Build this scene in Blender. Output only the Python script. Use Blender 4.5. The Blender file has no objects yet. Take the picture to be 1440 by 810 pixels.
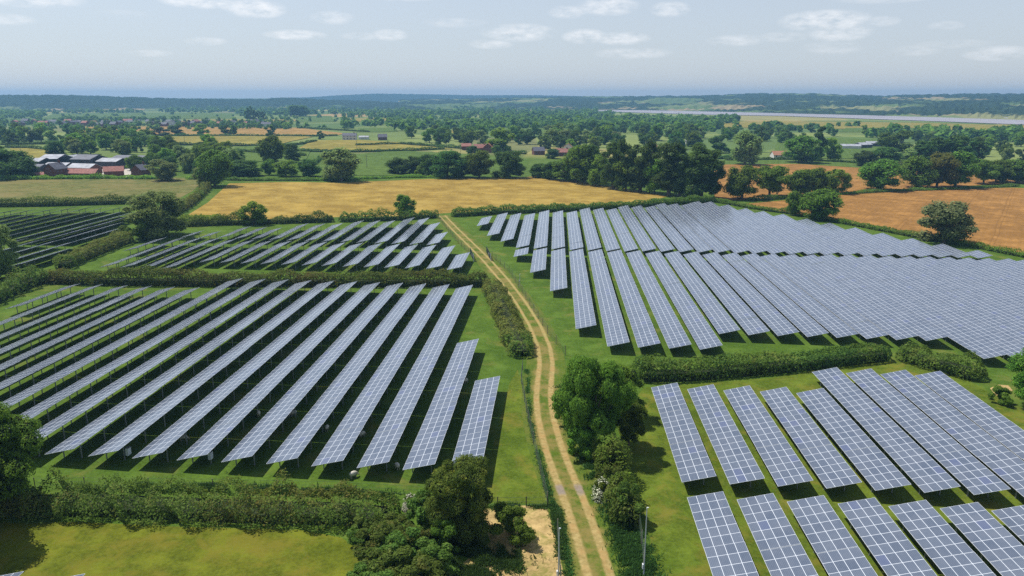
import bpy, bmesh, math, random
import numpy as np
from mathutils import Vector, Matrix

R = math.radians
C = bpy.context.scene.collection

# ------------------------------------------------------------------ camera
F_PX, PITCH, AZ, CAM_H = 1053.66, R(14.295), R(3.291), 45.12      # focal length in px of a 1440 wide frame
cam_d = bpy.data.cameras.new('camera')
cam_d.sensor_width = 36.0
cam_d.lens = F_PX / 1440 * 36
cam_d.clip_start, cam_d.clip_end = 0.5, 60000
cam = bpy.data.objects.new('camera', cam_d)
C.objects.link(cam)
cam.location = (0, 0, CAM_H)
cam.rotation_euler = (math.pi / 2 - PITCH, 0, AZ)
scn = bpy.context.scene
scn.camera = cam

# ------------------------------------------------------------------ world, sun, exposure
SUN_DIR = Vector((-0.49, 0.18, 1.0)).normalized()                  # towards the sun
w = bpy.data.worlds.new("World")
scn.world = w
w.use_nodes = True
wn, wl = w.node_tree.nodes, w.node_tree.links
bg = wn['Background']
bg.inputs[1].default_value = 0.125
sky = wn.new('ShaderNodeTexSky')
sky.sky_type = 'NISHITA'
sky.sun_disc = False
sky.sun_elevation = math.asin(SUN_DIR.z)
sky.sun_rotation = math.atan2(SUN_DIR.x, SUN_DIR.y)
sky.air_density = 1.1
sky.dust_density = 0.4
sky.ozone_density = 4.3
sky.altitude = 50


def mnode(nt, op, a, b=None, clamp=False):
    n = nt.nodes.new('ShaderNodeMath')
    n.operation = op
    n.use_clamp = clamp
    for i, v in enumerate((a, b)):
        if v is None:
            continue
        if isinstance(v, (int, float)):
            n.inputs[i].default_value = v
        else:
            nt.links.new(v, n.inputs[i])
    return n.outputs[0]


def px_dir(px, py):
    a, b = (px - 720) / F_PX, -(py - 405) / F_PX
    X, Y, Z = a, math.cos(PITCH) + b * math.sin(PITCH), -math.sin(PITCH) + b * math.cos(PITCH)
    ca, sa = math.cos(AZ), math.sin(AZ)
    return X * ca - Y * sa, X * sa + Y * ca, Z


def build_clouds():
    nt = w.node_tree
    tc = wn.new('ShaderNodeTexCoord')
    sp = wn.new('ShaderNodeSeparateXYZ')
    wl.new(tc.outputs['Generated'], sp.inputs[0])
    az = mnode(nt, 'ARCTAN2', sp.outputs[0], sp.outputs[1])
    el = mnode(nt, 'ARCSINE', sp.outputs[2])
    cb = wn.new('ShaderNodeCombineXYZ')
    wl.new(mnode(nt, 'MULTIPLY', az, 1.0), cb.inputs[0])
    wl.new(mnode(nt, 'MULTIPLY', el, 2.6), cb.inputs[1])
    n1 = wn.new('ShaderNodeTexNoise')
    n1.inputs['Scale'].default_value = 42
    n1.inputs['Detail'].default_value = 7
    n1.inputs['Roughness'].default_value = 0.62
    wl.new(cb.outputs[0], n1.inputs['Vector'])
    tot = None
    lst = [(40, -2, 52, 9, .9), (278, 2, 40, 8, 1), (360, 12, 34, 11, 1), (322, 8, 16, 6, .6), (467, 25, 26, 8, .55), (415, 49, 36, 6, 1),
           (548, 49, 22, 7, .8), (508, 51, 24, 5, .45), (213, 75, 24, 4, .5), (290, 58, 24, 5, .45), (730, 46, 46, 11, .75),
           (690, 62, 28, 6, .7), (855, 9, 38, 11, .8), (798, 17, 24, 8, .6), (942, 13, 24, 9, .75), (822, 51, 28, 9, .85),
           (875, 54, 34, 8, .8), (890, 75, 48, 7, .5), (1160, 29, 50, 12, .85), (1180, 44, 36, 12, .7), (1035, 57, 34, 7, .5),
           (1172, 67, 34, 8, .35), (1100, 52, 30, 6, .4), (1242, 30, 18, 6, .5), (1405, 75, 34, 8, .7), (1330, 36, 18, 5, .4), (1290, 71, 26, 6, .4),
           (10, 27, 26, 6, .5), (1340, 62, 40, 5, .25), (640, 32, 40, 6, .3), (175, 20, 30, 5, .15), (1250, -6, 60, 8, .6), (560, -8, 60, 8, .7)]
    for (x, y, rw, rh, s) in lst:
        dx, dy, dz = px_dir(x, y)
        L = math.sqrt(dx * dx + dy * dy + dz * dz)
        a0, e0 = math.atan2(dx, dy), math.asin(dz / L)
        ra, re = rw / F_PX, rh / F_PX
        u = mnode(nt, 'MULTIPLY', mnode(nt, 'SUBTRACT', az, a0), 1 / ra)
        v = mnode(nt, 'MULTIPLY', mnode(nt, 'SUBTRACT', el, e0), 1 / re)
        d = mnode(nt, 'ADD', mnode(nt, 'MULTIPLY', u, u), mnode(nt, 'MULTIPLY', v, v))
        m = mnode(nt, 'MULTIPLY', mnode(nt, 'SUBTRACT', 1.35, d, True), s)
        tot = m if tot is None else mnode(nt, 'MAXIMUM', tot, m)
    nz = mnode(nt, 'MULTIPLY', mnode(nt, 'SUBTRACT', n1.outputs[0], 0.34), 3.0)
    m = mnode(nt, 'MULTIPLY', tot, nz, True)
    mx = wn.new('ShaderNodeMix')
    mx.data_type = 'RGBA'
    wl.new(mnode(nt, 'MULTIPLY', m, 0.75, True), mx.inputs[0])
    hz_ = wn.new('ShaderNodeHueSaturation')          # thin high haze pales the blue
    hz_.inputs['Saturation'].default_value = 0.66
    wl.new(sky.outputs[0], hz_.inputs['Color'])
    pale = wn.new('ShaderNodeMix')                        # milky summer air low in the sky
    pale.data_type = 'RGBA'
    wl.new(mnode(nt, 'MULTIPLY', mnode(nt, 'SUBTRACT', 1.0, mnode(nt, 'MULTIPLY', el, 2.2), True), .55), pale.inputs[0])
    wl.new(hz_.outputs[0], pale.inputs[6])
    pale.inputs[7].default_value = (5.0, 5.35, 6.2, 1)
    wl.new(pale.outputs[2], mx.inputs[6])
    mx.inputs[7].default_value = (8.8, 8.8, 8.9, 1)
    wl.new(mx.outputs[2], bg.inputs[0])


build_clouds()
sun_d = bpy.data.lights.new('sun', 'SUN')
sun_d.energy = 5.0
sun_d.angle = R(0.53)
sun_d.color = (1.0, 0.955, 0.88)
sun = bpy.data.objects.new('sun', sun_d)
sun.rotation_euler = SUN_DIR.to_track_quat('Z', 'Y').to_euler()
sun.location = (-60, 40, 200)
C.objects.link(sun)
vs = scn.view_settings
vs.view_transform = 'Standard'
vs.look = 'None'
vs.exposure = 0.0
vs.gamma = 1.0
scn.cycles.volume_bounces = 0
scn.cycles.max_bounces = 6
scn.cycles.transparent_max_bounces = 4
scn.cycles.use_denoising = False

# ------------------------------------------------------------------ terrain function and pixel lookup
KSL = -0.0168
ca, sa = math.cos(AZ), math.sin(AZ)


def ground(x, y):
    X = x * ca + y * sa
    Y = -x * sa + y * ca
    m = abs(X)
    c = m if m < 240 else 240 + (1 - math.exp(-(m - 240) / 160)) * 160
    t = min(max((Y - 400) / 900, 0), 1)
    return KSL * math.copysign(c, X) * (1 - t * t * (3 - 2 * t))


def at(px, py, dz=0.0):
    """the point of the ground seen at a place of the photograph"""
    dx, dy, dzv = px_dir(px, py)
    z = 0
    for _ in range(40):
        t = (CAM_H - z - dz) / -dzv
        x, y = dx * t, dy * t
        z = ground(x, y)
    return x, y, z


def proj(x, y, z):
    X = x * ca + y * sa
    Y = -x * sa + y * ca
    Z = z - CAM_H
    d = Y * math.cos(PITCH) - Z * math.sin(PITCH)
    u = Y * math.sin(PITCH) + Z * math.cos(PITCH)
    return 720 + X / d * F_PX, 405 - u / d * F_PX


def height_for(x, y, z0, ytop):
    lo, hi = 0.0, 80.0
    for _ in range(40):
        m = (lo + hi) / 2
        if proj(x, y, z0 + m)[1] > ytop:
            lo = m
        else:
            hi = m
    return lo


def px_per_m(x, y):
    return F_PX / math.hypot(x, y, CAM_H)


# ------------------------------------------------------------------ materials
def new_mat(name):
    m = bpy.data.materials.new(name)
    m.use_nodes = True
    return m, m.node_tree, m.node_tree.nodes['Principled BSDF']


def mixcol(nt, fac, a, b, mode='MIX'):
    n = nt.nodes.new('ShaderNodeMix')
    n.data_type = 'RGBA'
    n.blend_type = mode
    for i, v in ((0, fac), (6, a), (7, b)):
        if isinstance(v, tuple):
            n.inputs[i].default_value = (*v, 1) if len(v) == 3 else v
        elif isinstance(v, (int, float)):
            n.inputs[i].default_value = v
        else:
            nt.links.new(v, n.inputs[i])
    return n.outputs[2]


def noise(nt, vec, scale, detail=4, rough=0.55, dist=0.0):
    n = nt.nodes.new('ShaderNodeTexNoise')
    n.inputs['Scale'].default_value = scale
    n.inputs['Detail'].default_value = detail
    n.inputs['Roughness'].default_value = rough
    n.inputs['Distortion'].default_value = dist
    if vec is not None:
        nt.links.new(vec, n.inputs['Vector'])
    return n.outputs[0]


def ramp(nt, v, lo, hi, a=0.0, b=1.0):
    n = nt.nodes.new('ShaderNodeMapRange')
    n.interpolation_type = 'SMOOTHSTEP'
    nt.links.new(v, n.inputs[0])
    n.inputs[1].default_value, n.inputs[2].default_value = lo, hi
    n.inputs[3].default_value, n.inputs[4].default_value = a, b
    return n.outputs[0]


def pos(nt):
    return nt.nodes.new('ShaderNodeNewGeometry').outputs['Position']


def scaled(nt, v, s, rot=0.0):
    n = nt.nodes.new('ShaderNodeMapping')
    nt.links.new(v, n.inputs[0])
    n.inputs['Scale'].default_value = s
    n.inputs['Rotation'].default_value = (0, 0, rot)
    return n.outputs[0]


def plain(name, col, rough=0.7, metal=0.0, var=0.12, scale=1.5, spec=0.3):
    m, nt, b = new_mat(name)
    p = pos(nt)
    n = noise(nt, p, scale, 5)
    dark = tuple(c * (1 - var) for c in col)
    lite = tuple(min(c * (1 + var), 1) for c in col)
    nt.links.new(mixcol(nt, ramp(nt, n, .3, .7), dark, lite), b.inputs['Base Color'])
    b.inputs['Roughness'].default_value = rough
    b.inputs['Metallic'].default_value = metal
    b.inputs['Specular IOR Level'].default_value = spec
    return m


def grass_mat(name, a, b_, dry=None, dry_amt=0.45, fine=2.4, big=0.045, stripes=None, bump=0.25, clump=0.25, dk=.42):
    m, nt, b = new_mat(name)
    p = pos(nt)
    col = mixcol(nt, ramp(nt, noise(nt, p, big, 4, .6), .35, .65), a, b_)
    f = noise(nt, p, fine, 6, .75)
    col = mixcol(nt, ramp(nt, f, .28, .72, 0, .85), col, tuple(c * dk for c in a))
    cl = noise(nt, p, clump, 5, .7)
    col = mixcol(nt, ramp(nt, cl, .42, .70, 0, .6), col, tuple(c * 1.4 for c in b_))
    sp2 = noise(nt, p, clump * 4, 5, .75)
    col = mixcol(nt, ramp(nt, sp2, .56, .70, 0, .55), col, tuple(c * (dk + .08) for c in a))
    if dry:
        d = noise(nt, p, big * 3.1, 6, .7, .4)
        col = mixcol(nt, ramp(nt, d, dry_amt, dry_amt + .22, 0, .8), col, dry)
    if stripes:
        ang, per, amt = stripes
        rp = nt.nodes.new('ShaderNodeSeparateXYZ')
        nt.links.new(scaled(nt, p, (1, 1, 1), ang), rp.inputs[0])
        xx = mnode(nt, 'ADD', rp.outputs[0], mnode(nt, 'MULTIPLY', noise(nt, p, .02, 2), 3.0))
        fr_ = mnode(nt, 'ABSOLUTE', mnode(nt, 'SUBTRACT', mnode(nt, 'FRACT', mnode(nt, 'DIVIDE', xx, per * 1.7)), .5))
        tr_ = mnode(nt, 'MULTIPLY', ramp(nt, mnode(nt, 'ABSOLUTE', mnode(nt, 'SUBTRACT', fr_, .045)), .008, .02, 1, 0), mnode(nt, 'MULTIPLY', noise(nt, p, .09, 4), .85))
        col = mixcol(nt, tr_, col, tuple(c * .55 for c in a))
        wv = nt.nodes.new('ShaderNodeTexWave')
        wv.inputs['Scale'].default_value = 1.0
        wv.inputs['Distortion'].default_value = 1.2
        wv.inputs['Detail'].default_value = 3
        wv.inputs['Detail Scale'].default_value = .3
        nt.links.new(scaled(nt, p, (1 / per,) * 3, ang), wv.inputs['Vector'])
        col = mixcol(nt, ramp(nt, wv.outputs[1], .3, .9, 0, amt), col, tuple(c * .7 for c in a))
    nt.links.new(col, b.inputs['Base Color'])
    b.inputs['Roughness'].default_value = 0.95
    b.inputs['Specular IOR Level'].default_value = 0.08
    bp = nt.nodes.new('ShaderNodeBump')
    bp.inputs['Strength'].default_value = bump
    bp.inputs['Distance'].default_value = 0.25
    nt.links.new(f, bp.inputs['Height'])
    nt.links.new(bp.outputs[0], b.inputs['Normal'])
    return m


def leaf_mat(name, a, b_, warm=None, trans=0.34, vary=0.7):
    m, nt, b = new_mat(name)
    p = pos(nt)
    oi = nt.nodes.new('ShaderNodeObjectInfo')
    at_ = nt.nodes.new('ShaderNodeAttribute')
    at_.attribute_name = 'tint'
    n = noise(nt, p, 0.35, 4, .6)
    col = mixcol(nt, ramp(nt, n, .35, .68), a, b_)
    col = mixcol(nt, ramp(nt, at_.outputs['Fac'], 0, 1, 0, .75), col, tuple(c * .5 for c in a))
    if warm:
        n2 = noise(nt, p, 0.8, 3, .6)
        col = mixcol(nt, ramp(nt, n2, .52, .72, 0, .75), col, warm)
    hs = nt.nodes.new('ShaderNodeHueSaturation')
    nt.links.new(col, hs.inputs['Color'])
    r = oi.outputs['Random']
    nt.links.new(mnode(nt, 'ADD', mnode(nt, 'MULTIPLY', r, .06 if vary > .2 else .01), .47 if vary > .2 else .50), hs.inputs['Hue'])
    nt.links.new(mnode(nt, 'ADD', mnode(nt, 'MULTIPLY', r, vary), 1 - vary / 2), hs.inputs['Value'])
    col = hs.outputs[0]
    nt.links.new(col, b.inputs['Base Color'])
    b.inputs['Roughness'].default_value = 0.75
    b.inputs['Specular IOR Level'].default_value = 0.15
    tr = nt.nodes.new('ShaderNodeBsdfTranslucent')
    nt.links.new(mixcol(nt, .5, col, tuple(min(1, c * 1.9) for c in b_)), tr.inputs[0])
    ms = nt.nodes.new('ShaderNodeMixShader')
    ms.inputs[0].default_value = trans
    nt.links.new(b.outputs[0], ms.inputs[1])
    nt.links.new(tr.outputs[0], ms.inputs[2])
    nt.links.new(ms.outputs[0], nt.nodes['Material Output'].inputs[0])
    return m


def panel_mat():
    m, nt, b = new_mat('solar_glass')
    uv = nt.nodes.new('ShaderNodeUVMap')
    sp = nt.nodes.new('ShaderNodeSeparateXYZ')
    nt.links.new(uv.outputs[0], sp.inputs[0])
    u, v = sp.outputs[0], sp.outputs[1]

    def edge(x, k, wd):
        fr = mnode(nt, 'FRACT', mnode(nt, 'MULTIPLY', x, k))
        d = mnode(nt, 'MINIMUM', fr, mnode(nt, 'SUBTRACT', 1.0, fr))
        return mnode(nt, 'LESS_THAN', d, wd)
    fr = mnode(nt, 'MAXIMUM', edge(u, 1, .017), edge(v, 1, .026))
    cells = mnode(nt, 'MAXIMUM', edge(u, 10, .05), edge(v, 6, .05))
    cb = nt.nodes.new('ShaderNodeCombineXYZ')
    nt.links.new(mnode(nt, 'FLOOR', u), cb.inputs[0])
    nt.links.new(mnode(nt, 'FLOOR', v), cb.inputs[1])
    oi = nt.nodes.new('ShaderNodeObjectInfo')
    nt.links.new(mnode(nt, 'MULTIPLY', oi.outputs['Random'], 977), cb.inputs[2])
    wnz = nt.nodes.new('ShaderNodeTexWhiteNoise')
    nt.links.new(cb.outputs[0], wnz.inputs['Vector'])
    p = pos(nt)
    dirt = noise(nt, p, .5, 5, .65)
    col = mixcol(nt, wnz.outputs['Value'], (0.074, 0.096, 0.138), (0.108, 0.132, 0.176))
    odd = mnode(nt, 'GREATER_THAN', wnz.outputs['Value'], .965)
    col = mixcol(nt, mnode(nt, 'MULTIPLY', odd, .35), col, (0.05, 0.07, 0.22))
    col = mixcol(nt, ramp(nt, dirt, .35, .75, 0, .25), col, (0.20, 0.21, 0.24))
    col = mixcol(nt, mnode(nt, 'MULTIPLY', cells, .38), col, (0.36, 0.40, 0.48))
    col = mixcol(nt, fr, col, (0.66, 0.70, 0.75))
    nt.links.new(col, b.inputs['Base Color'])
    nt.links.new(mixcol(nt, fr, (.16,) * 3, (.5,) * 3), b.inputs['Roughness'])
    b.inputs['Specular IOR Level'].default_value = 0.5
    b.inputs['IOR'].default_value = 1.5
    return m


M = {}
M['panel'] = panel_mat()
M['rim'] = plain('aluminium_rim', (0.62, 0.64, 0.67), .4, .3, .05)
M['back'] = plain('shade_dark_backsheet', (0.07, 0.08, 0.10), .7, 0, .1)  # underside shade is put into this colour; backsheets are usually white
M['steel'] = plain('galvanised_steel', (0.30, 0.31, 0.31), .55, .4, .2, 3)
M['bark'] = plain('bark', (0.11, 0.085, 0.06), .95, 0, .35, 2.5)
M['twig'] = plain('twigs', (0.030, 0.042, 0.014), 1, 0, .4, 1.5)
M['oak'] = leaf_mat('oak_leaves', (0.1061, 0.1919, 0.02218), (0.1857, 0.3107, 0.03427), (0.2388, 0.3382, 0.03427))
M['golden'] = leaf_mat('golden_green_leaves', (0.095, 0.145, 0.024), (0.19, 0.245, 0.036), (0.36, 0.36, 0.05), vary=.1)
M['pale'] = leaf_mat('pale_olive_leaves', (0.18, 0.215, 0.085), (0.28, 0.32, 0.13), (0.30, 0.32, 0.11), vary=.1)
M['dark'] = leaf_mat('dark_leaves', (0.07071, 0.1426, 0.02621), (0.1272, 0.223, 0.04032))
M['light'] = leaf_mat('light_leaves', (0.1591, 0.2742, 0.02822), (0.2741, 0.4204, 0.04536), (0.3182, 0.4387, 0.04032))
M['willow'] = leaf_mat('willow_leaves', (0.1956, 0.2814, 0.07176), (0.3229, 0.4223, 0.1214))
M['olive'] = leaf_mat('olive_leaves', (0.1326, 0.1499, 0.02218), (0.2298, 0.2376, 0.04032), (0.2298, 0.3107, 0.0504))
M['hedge'] = leaf_mat('hedge_leaves', (0.1006, 0.1647, 0.02496), (0.1705, 0.254, 0.04032), (0.2029, 0.2015, 0.048))
M['hedge_brown'] = leaf_mat('hedge_brown_leaves', (0.1377, 0.1523, 0.0288), (0.2029, 0.2209, 0.0432), (0.2608, 0.1904, 0.0528))
M['verge'] = leaf_mat('verge_blades', (0.055, 0.115, 0.022), (0.085, 0.17, 0.035), None, .3)
M['blossom'] = leaf_mat('blossom', (0.62, 0.64, 0.45), (0.80, 0.80, 0.62), None, .2)
M['straw'] = leaf_mat('straw_blades', (0.55, 0.42, 0.22), (0.68, 0.55, 0.32), None, .2)

M['grass'] = grass_mat('meadow_grass', (0.07216, 0.138, 0.0143), (0.1025, 0.1794, 0.0198), (0.1435, 0.161, 0.03025), .50)
M['paddock'] = grass_mat('paddock_grass', (0.1148, 0.1443, 0.0121), (0.1519, 0.1677, 0.01512), (0.1755, 0.156, 0.02079), .45, 2.2, .07)
M['mown'] = grass_mat('mown_grass', (0.088, 0.1408, 0.013), (0.124, 0.1672, 0.018), (0.188, 0.1672, 0.0275), .48, 2.4, .06)
M['rough'] = grass_mat('rough_pasture', (0.1235, 0.1455, 0.0364), (0.1757, 0.1697, 0.049), (0.209, 0.1697, 0.0595), .42, .9, .02)
M['crop'] = grass_mat('green_crop', (0.09025, 0.15, 0.0252), (0.1235, 0.19, 0.0315), None, fine=.5, big=.012, stripes=(.3, 14, .35))
M['wheat'] = grass_mat('ripe_cereal', (0.3256, 0.2117, 0.04275), (0.3848, 0.2628, 0.0585), (0.4292, 0.3066, 0.0765), .46, .8, .02, stripes=(1.45, 13, .22), clump=.08)
M['soil'] = grass_mat('ripe_brown_crop', (0.3149, 0.161, 0.0434), (0.3619, 0.187, 0.0527), None, fine=.7, big=.012, stripes=(.55, 9, .22), clump=.1)
M['yellow'] = grass_mat('yellow_pasture', (0.2465, 0.2125, 0.039), (0.289, 0.2465, 0.048), (0.306, 0.221, 0.054), .5, .5, .012, clump=.06)
M['far_orange'] = grass_mat('far_cereal', (0.34, 0.2082, 0.06), (0.3825, 0.238, 0.072), None, fine=.4, big=.01, clump=.05)
M['drystraw'] = grass_mat('dry_straw_ground', (0.40, 0.285, 0.115), (0.55, 0.39, 0.17), (0.17, 0.18, 0.035), .45, 3.0, .16, clump=.3, dk=.6)
M['yard'] = plain('farm_yard_concrete', (0.50, 0.45, 0.38), .9, 0, .12, .1)


# ------------------------------------------------------------------ builders
def link(o, parent=None):
    C.objects.link(o)
    if parent is not None:
        o.parent = parent
    return o


def tag(o, label=None, cat=None, group=None, kind=None):
    if label: o['label'] = label
    if cat: o['category'] = cat
    if group: o['group'] = group
    if kind: o['kind'] = kind
    return o


def empty(name, loc, rz=0.0):
    o = bpy.data.objects.new(name, None)
    o.empty_display_size = 0.5
    o.location = loc
    o.rotation_euler = (0, 0, rz)
    return link(o)


class MB:
    """collects boxes, tubes and prisms and links them as ONE mesh object"""
    def __init__(s):
        s.v, s.f, s.m, s.mats = [], [], [], []

    def mi(s, mat):
        if mat not in s.mats:
            s.mats.append(mat)
        return s.mats.index(mat)

    def face(s, pts, mat):
        i = len(s.v)
        s.v += [tuple(p) for p in pts]
        s.f.append(tuple(range(i, i + len(pts))))
        s.m.append(s.mi(mat))

    def box(s, lo, hi, mat, M4=None):
        x0, y0, z0 = lo
        x1, y1, z1 = hi
        P = [(x0, y0, z0), (x1, y0, z0), (x1, y1, z0), (x0, y1, z0), (x0, y0, z1), (x1, y0, z1), (x1, y1, z1), (x0, y1, z1)]
        if M4 is not None:
            P = [tuple(M4 @ Vector(p)) for p in P]
        i = len(s.v)
        s.v += P
        k = s.mi(mat)
        for q in ((3, 2, 1, 0), (4, 5, 6, 7), (0, 1, 5, 4), (1, 2, 6, 5), (2, 3, 7, 6), (3, 0, 4, 7)):
            s.f.append(tuple(i + a for a in q))
            s.m.append(k)

    def tube(s, pts, rad, mat, n=6, cap=True):
        k = s.mi(mat)
        pts = [Vector(p) for p in pts]
        rad = rad if isinstance(rad, (list, tuple)) else [rad] * len(pts)
        rings = []
        for j, p in enumerate(pts):
            d = (pts[min(j + 1, len(pts) - 1)] - pts[max(j - 1, 0)]).normalized()
            a = d.orthogonal().normalized()
            b = d.cross(a)
            i = len(s.v)
            s.v += [tuple(p + (a * math.cos(6.28318 * q / n) + b * math.sin(6.28318 * q / n)) * rad[j]) for q in range(n)]
            rings.append(i)
        for a, b in zip(rings, rings[1:]):
            for q in range(n):
                s.f.append((a + q, a + (q + 1) % n, b + (q + 1) % n, b + q))
                s.m.append(k)
        if cap:
            s.f.append(tuple(rings[-1] + q for q in range(n)))
            s.m.append(k)
            s.f.append(tuple(rings[0] + n - 1 - q for q in range(n)))
            s.m.append(k)

    def mesh(s, name):
        me = bpy.data.meshes.new(name)
        me.from_pydata(s.v, [], s.f)
        for m in s.mats:
            me.materials.append(M[m])
        me.polygons.foreach_set('material_index', s.m)
        me.update()
        return me

    def build(s, name, parent=None):
        return link(bpy.data.objects.new(name, s.mesh(name)), parent)


def quad_mesh(name, V, mats, mi=None, tint=None, tris=None):
    """V: (n,4,3) array of quads -> mesh quickly"""
    n = len(V)
    me = bpy.data.meshes.new(name)
    me.vertices.add(n * 4)
    me.vertices.foreach_set('co', V.reshape(-1).astype(np.float32))
    me.loops.add(n * 4)
    me.loops.foreach_set('vertex_index', np.arange(n * 4, dtype=np.int32))
    me.polygons.add(n)
    me.polygons.foreach_set('loop_start', np.arange(0, n * 4, 4, dtype=np.int32))
    me.polygons.foreach_set('loop_total', np.full(n, 4, dtype=np.int32))
    for m in mats:
        me.materials.append(M[m])
    if mi is not None:
        me.polygons.foreach_set('material_index', mi.astype(np.int32))
    at_ = me.attributes.new('tint', 'FLOAT', 'FACE')
    at_.data.foreach_set('value', (tint if tint is not None else np.random.rand(n)).astype(np.float32))
    me.update(calc_edges=True)
    return me


RNG = np.random.default_rng(7)


def leaf_quads(P, N, size, rng, spread=0.55):
    """quads at points P facing roughly along N"""
    n = len(P)
    N = N + rng.normal(0, spread, (n, 3))
    N /= np.linalg.norm(N, axis=1)[:, None] + 1e-9
    A = np.cross(N, rng.normal(0, 1, (n, 3)))
    A /= np.linalg.norm(A, axis=1)[:, None] + 1e-9
    B = np.cross(N, A)
    s = size * rng.uniform(.55, 1.25, (n, 1))
    a, b = A * s * .5, B * s * .38
    # a bent leaf-clump outline: uneven quad
    k = rng.uniform(.5, 1.1, (n, 4, 1))
    return np.stack([P - a * k[:, 0] - b * k[:, 0], P + a * k[:, 1] - b * k[:, 1] * .6, P + a * k[:, 2] + b * k[:, 2], P - a * k[:, 3] * .6 + b * k[:, 3]], 1)


def lump(P, rng_seed, sc):
    r = np.random.default_rng(rng_seed)
    o = np.zeros(len(P))
    for k in range(5):
        d = r.normal(0, 1, 3) * sc * (1.5 ** k)
        o += np.sin(P @ d + r.uniform(0, 6.28)) / (1.35 ** k)
    return o / 2.6


def sphere_dirs(n, rng):
    v = rng.normal(0, 1, (n, 3))
    return v / np.linalg.norm(v, axis=1)[:, None]


def crown_mesh(name, mat, H, W, n, leaf, seed, shape='round', base=.18, nl=26, core=True):
    rng = np.random.default_rng(seed)
    # lobe centres fill an envelope
    L = []
    zc, rz, rx = H * (1 + base) / 2, H * (1 - base) / 2, W / 2
    tries = 0
    while len(L) < nl and tries < 4000:
        tries += 1
        zt = (len(L) + .5) / nl * 1.84 - .92 + rng.uniform(-.08, .08)
        ex = {'poplar': 3.0, 'oak': 2.2, 'bush': 2.0}.get(shape, 2.4)
        f = max(0.0, 1 - abs(zt) ** ex) ** .5
        if zt < 0 and shape != 'oak':
            f = max(f, .80)
        an = rng.uniform(0, 6.283)
        q = rng.uniform(.45, .80) if rng.random() > .25 else rng.uniform(0, .35)
        c = np.array([math.cos(an) * rx * f * q, math.sin(an) * rx * f * q, zc + zt * rz * .86])
        r = rng.uniform(.20, .36) * rx * (1.0 if shape != 'poplar' else 1.5) * (.72 if leaf < .5 else 1)
        if shape == 'bush':
            c[2] = max(c[2], r * .5)
        L.append((c, r, rng.uniform(.62, .95)))
    per = np.array([l[1] ** 2 for l in L])
    cnt = np.maximum(8, (n * per / per.sum()).astype(int))
    PP, NN, TT = [], [], []
    for (c, r, fl), k in zip(L, cnt):
        d = sphere_dirs(k, rng)
        rad = r * (1 + .28 * lump(d * 3, int(rng.integers(1e6)), 1.0)) * rng.uniform(.72, 1.08, k)
        P = c + d * rad[:, None] * np.array([1, 1, fl])
        PP.append(P)
        NN.append(d + np.array([0, 0, .35]))
        TT.append(rng.random(k))
    P, Nn, T = np.concatenate(PP), np.concatenate(NN), np.concatenate(TT)
    fx = (W / 2) / np.percentile(np.hypot(P[:, 0], P[:, 1]), 96)
    fz = H / np.percentile(P[:, 2], 99.6)
    S3 = np.array([fx, fx, fz])
    P = P * S3
    L = [(c * S3, r * fx, fl) for c, r, fl in L]
    keep = P[:, 2] > .15
    Q = leaf_quads(P[keep], Nn[keep], leaf, rng)
    mi = np.zeros(len(Q))
    T = T[keep]
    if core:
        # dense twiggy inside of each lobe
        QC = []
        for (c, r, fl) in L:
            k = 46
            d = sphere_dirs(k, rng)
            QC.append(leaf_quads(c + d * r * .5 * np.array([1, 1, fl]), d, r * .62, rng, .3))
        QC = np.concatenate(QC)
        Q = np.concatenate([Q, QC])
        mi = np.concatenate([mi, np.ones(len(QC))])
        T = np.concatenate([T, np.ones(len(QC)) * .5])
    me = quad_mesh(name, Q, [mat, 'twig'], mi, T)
    return me, L


def trunk_mesh(name, H, W, L, seed, base=.18, thick=.035):
    rng = random.Random(seed)
    b = MB()
    r0 = H * thick
    top = Vector((rng.uniform(-.04, .04) * W, rng.uniform(-.04, .04) * W, H * .62))
    pts = [(0, 0, -.4), (0, 0, H * .02), tuple(top * .35 + Vector((0, 0, 0))), tuple(top)]
    b.tube(pts, [r0 * 1.35, r0 * 1.05, r0 * .8, r0 * .35], 'bark', 8)
    sel = sorted(L, key=lambda l: l[0][2])
    for c, r, fl in sel[::max(1, len(sel) // 11)]:
        s = rng.uniform(.35, .75)
        st = top * s
        c = Vector(c)
        if c.z < st.z:
            st = top * max(.25, c.z / top.z * .6)
        mid = st.lerp(c, .5) + Vector((0, 0, -.04 * H))
        b.tube([tuple(st), tuple(mid), tuple(c)], [r0 * .42, r0 * .28, r0 * .12], 'bark', 5)
    return b.mesh(name)


PROTO = {}


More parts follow.
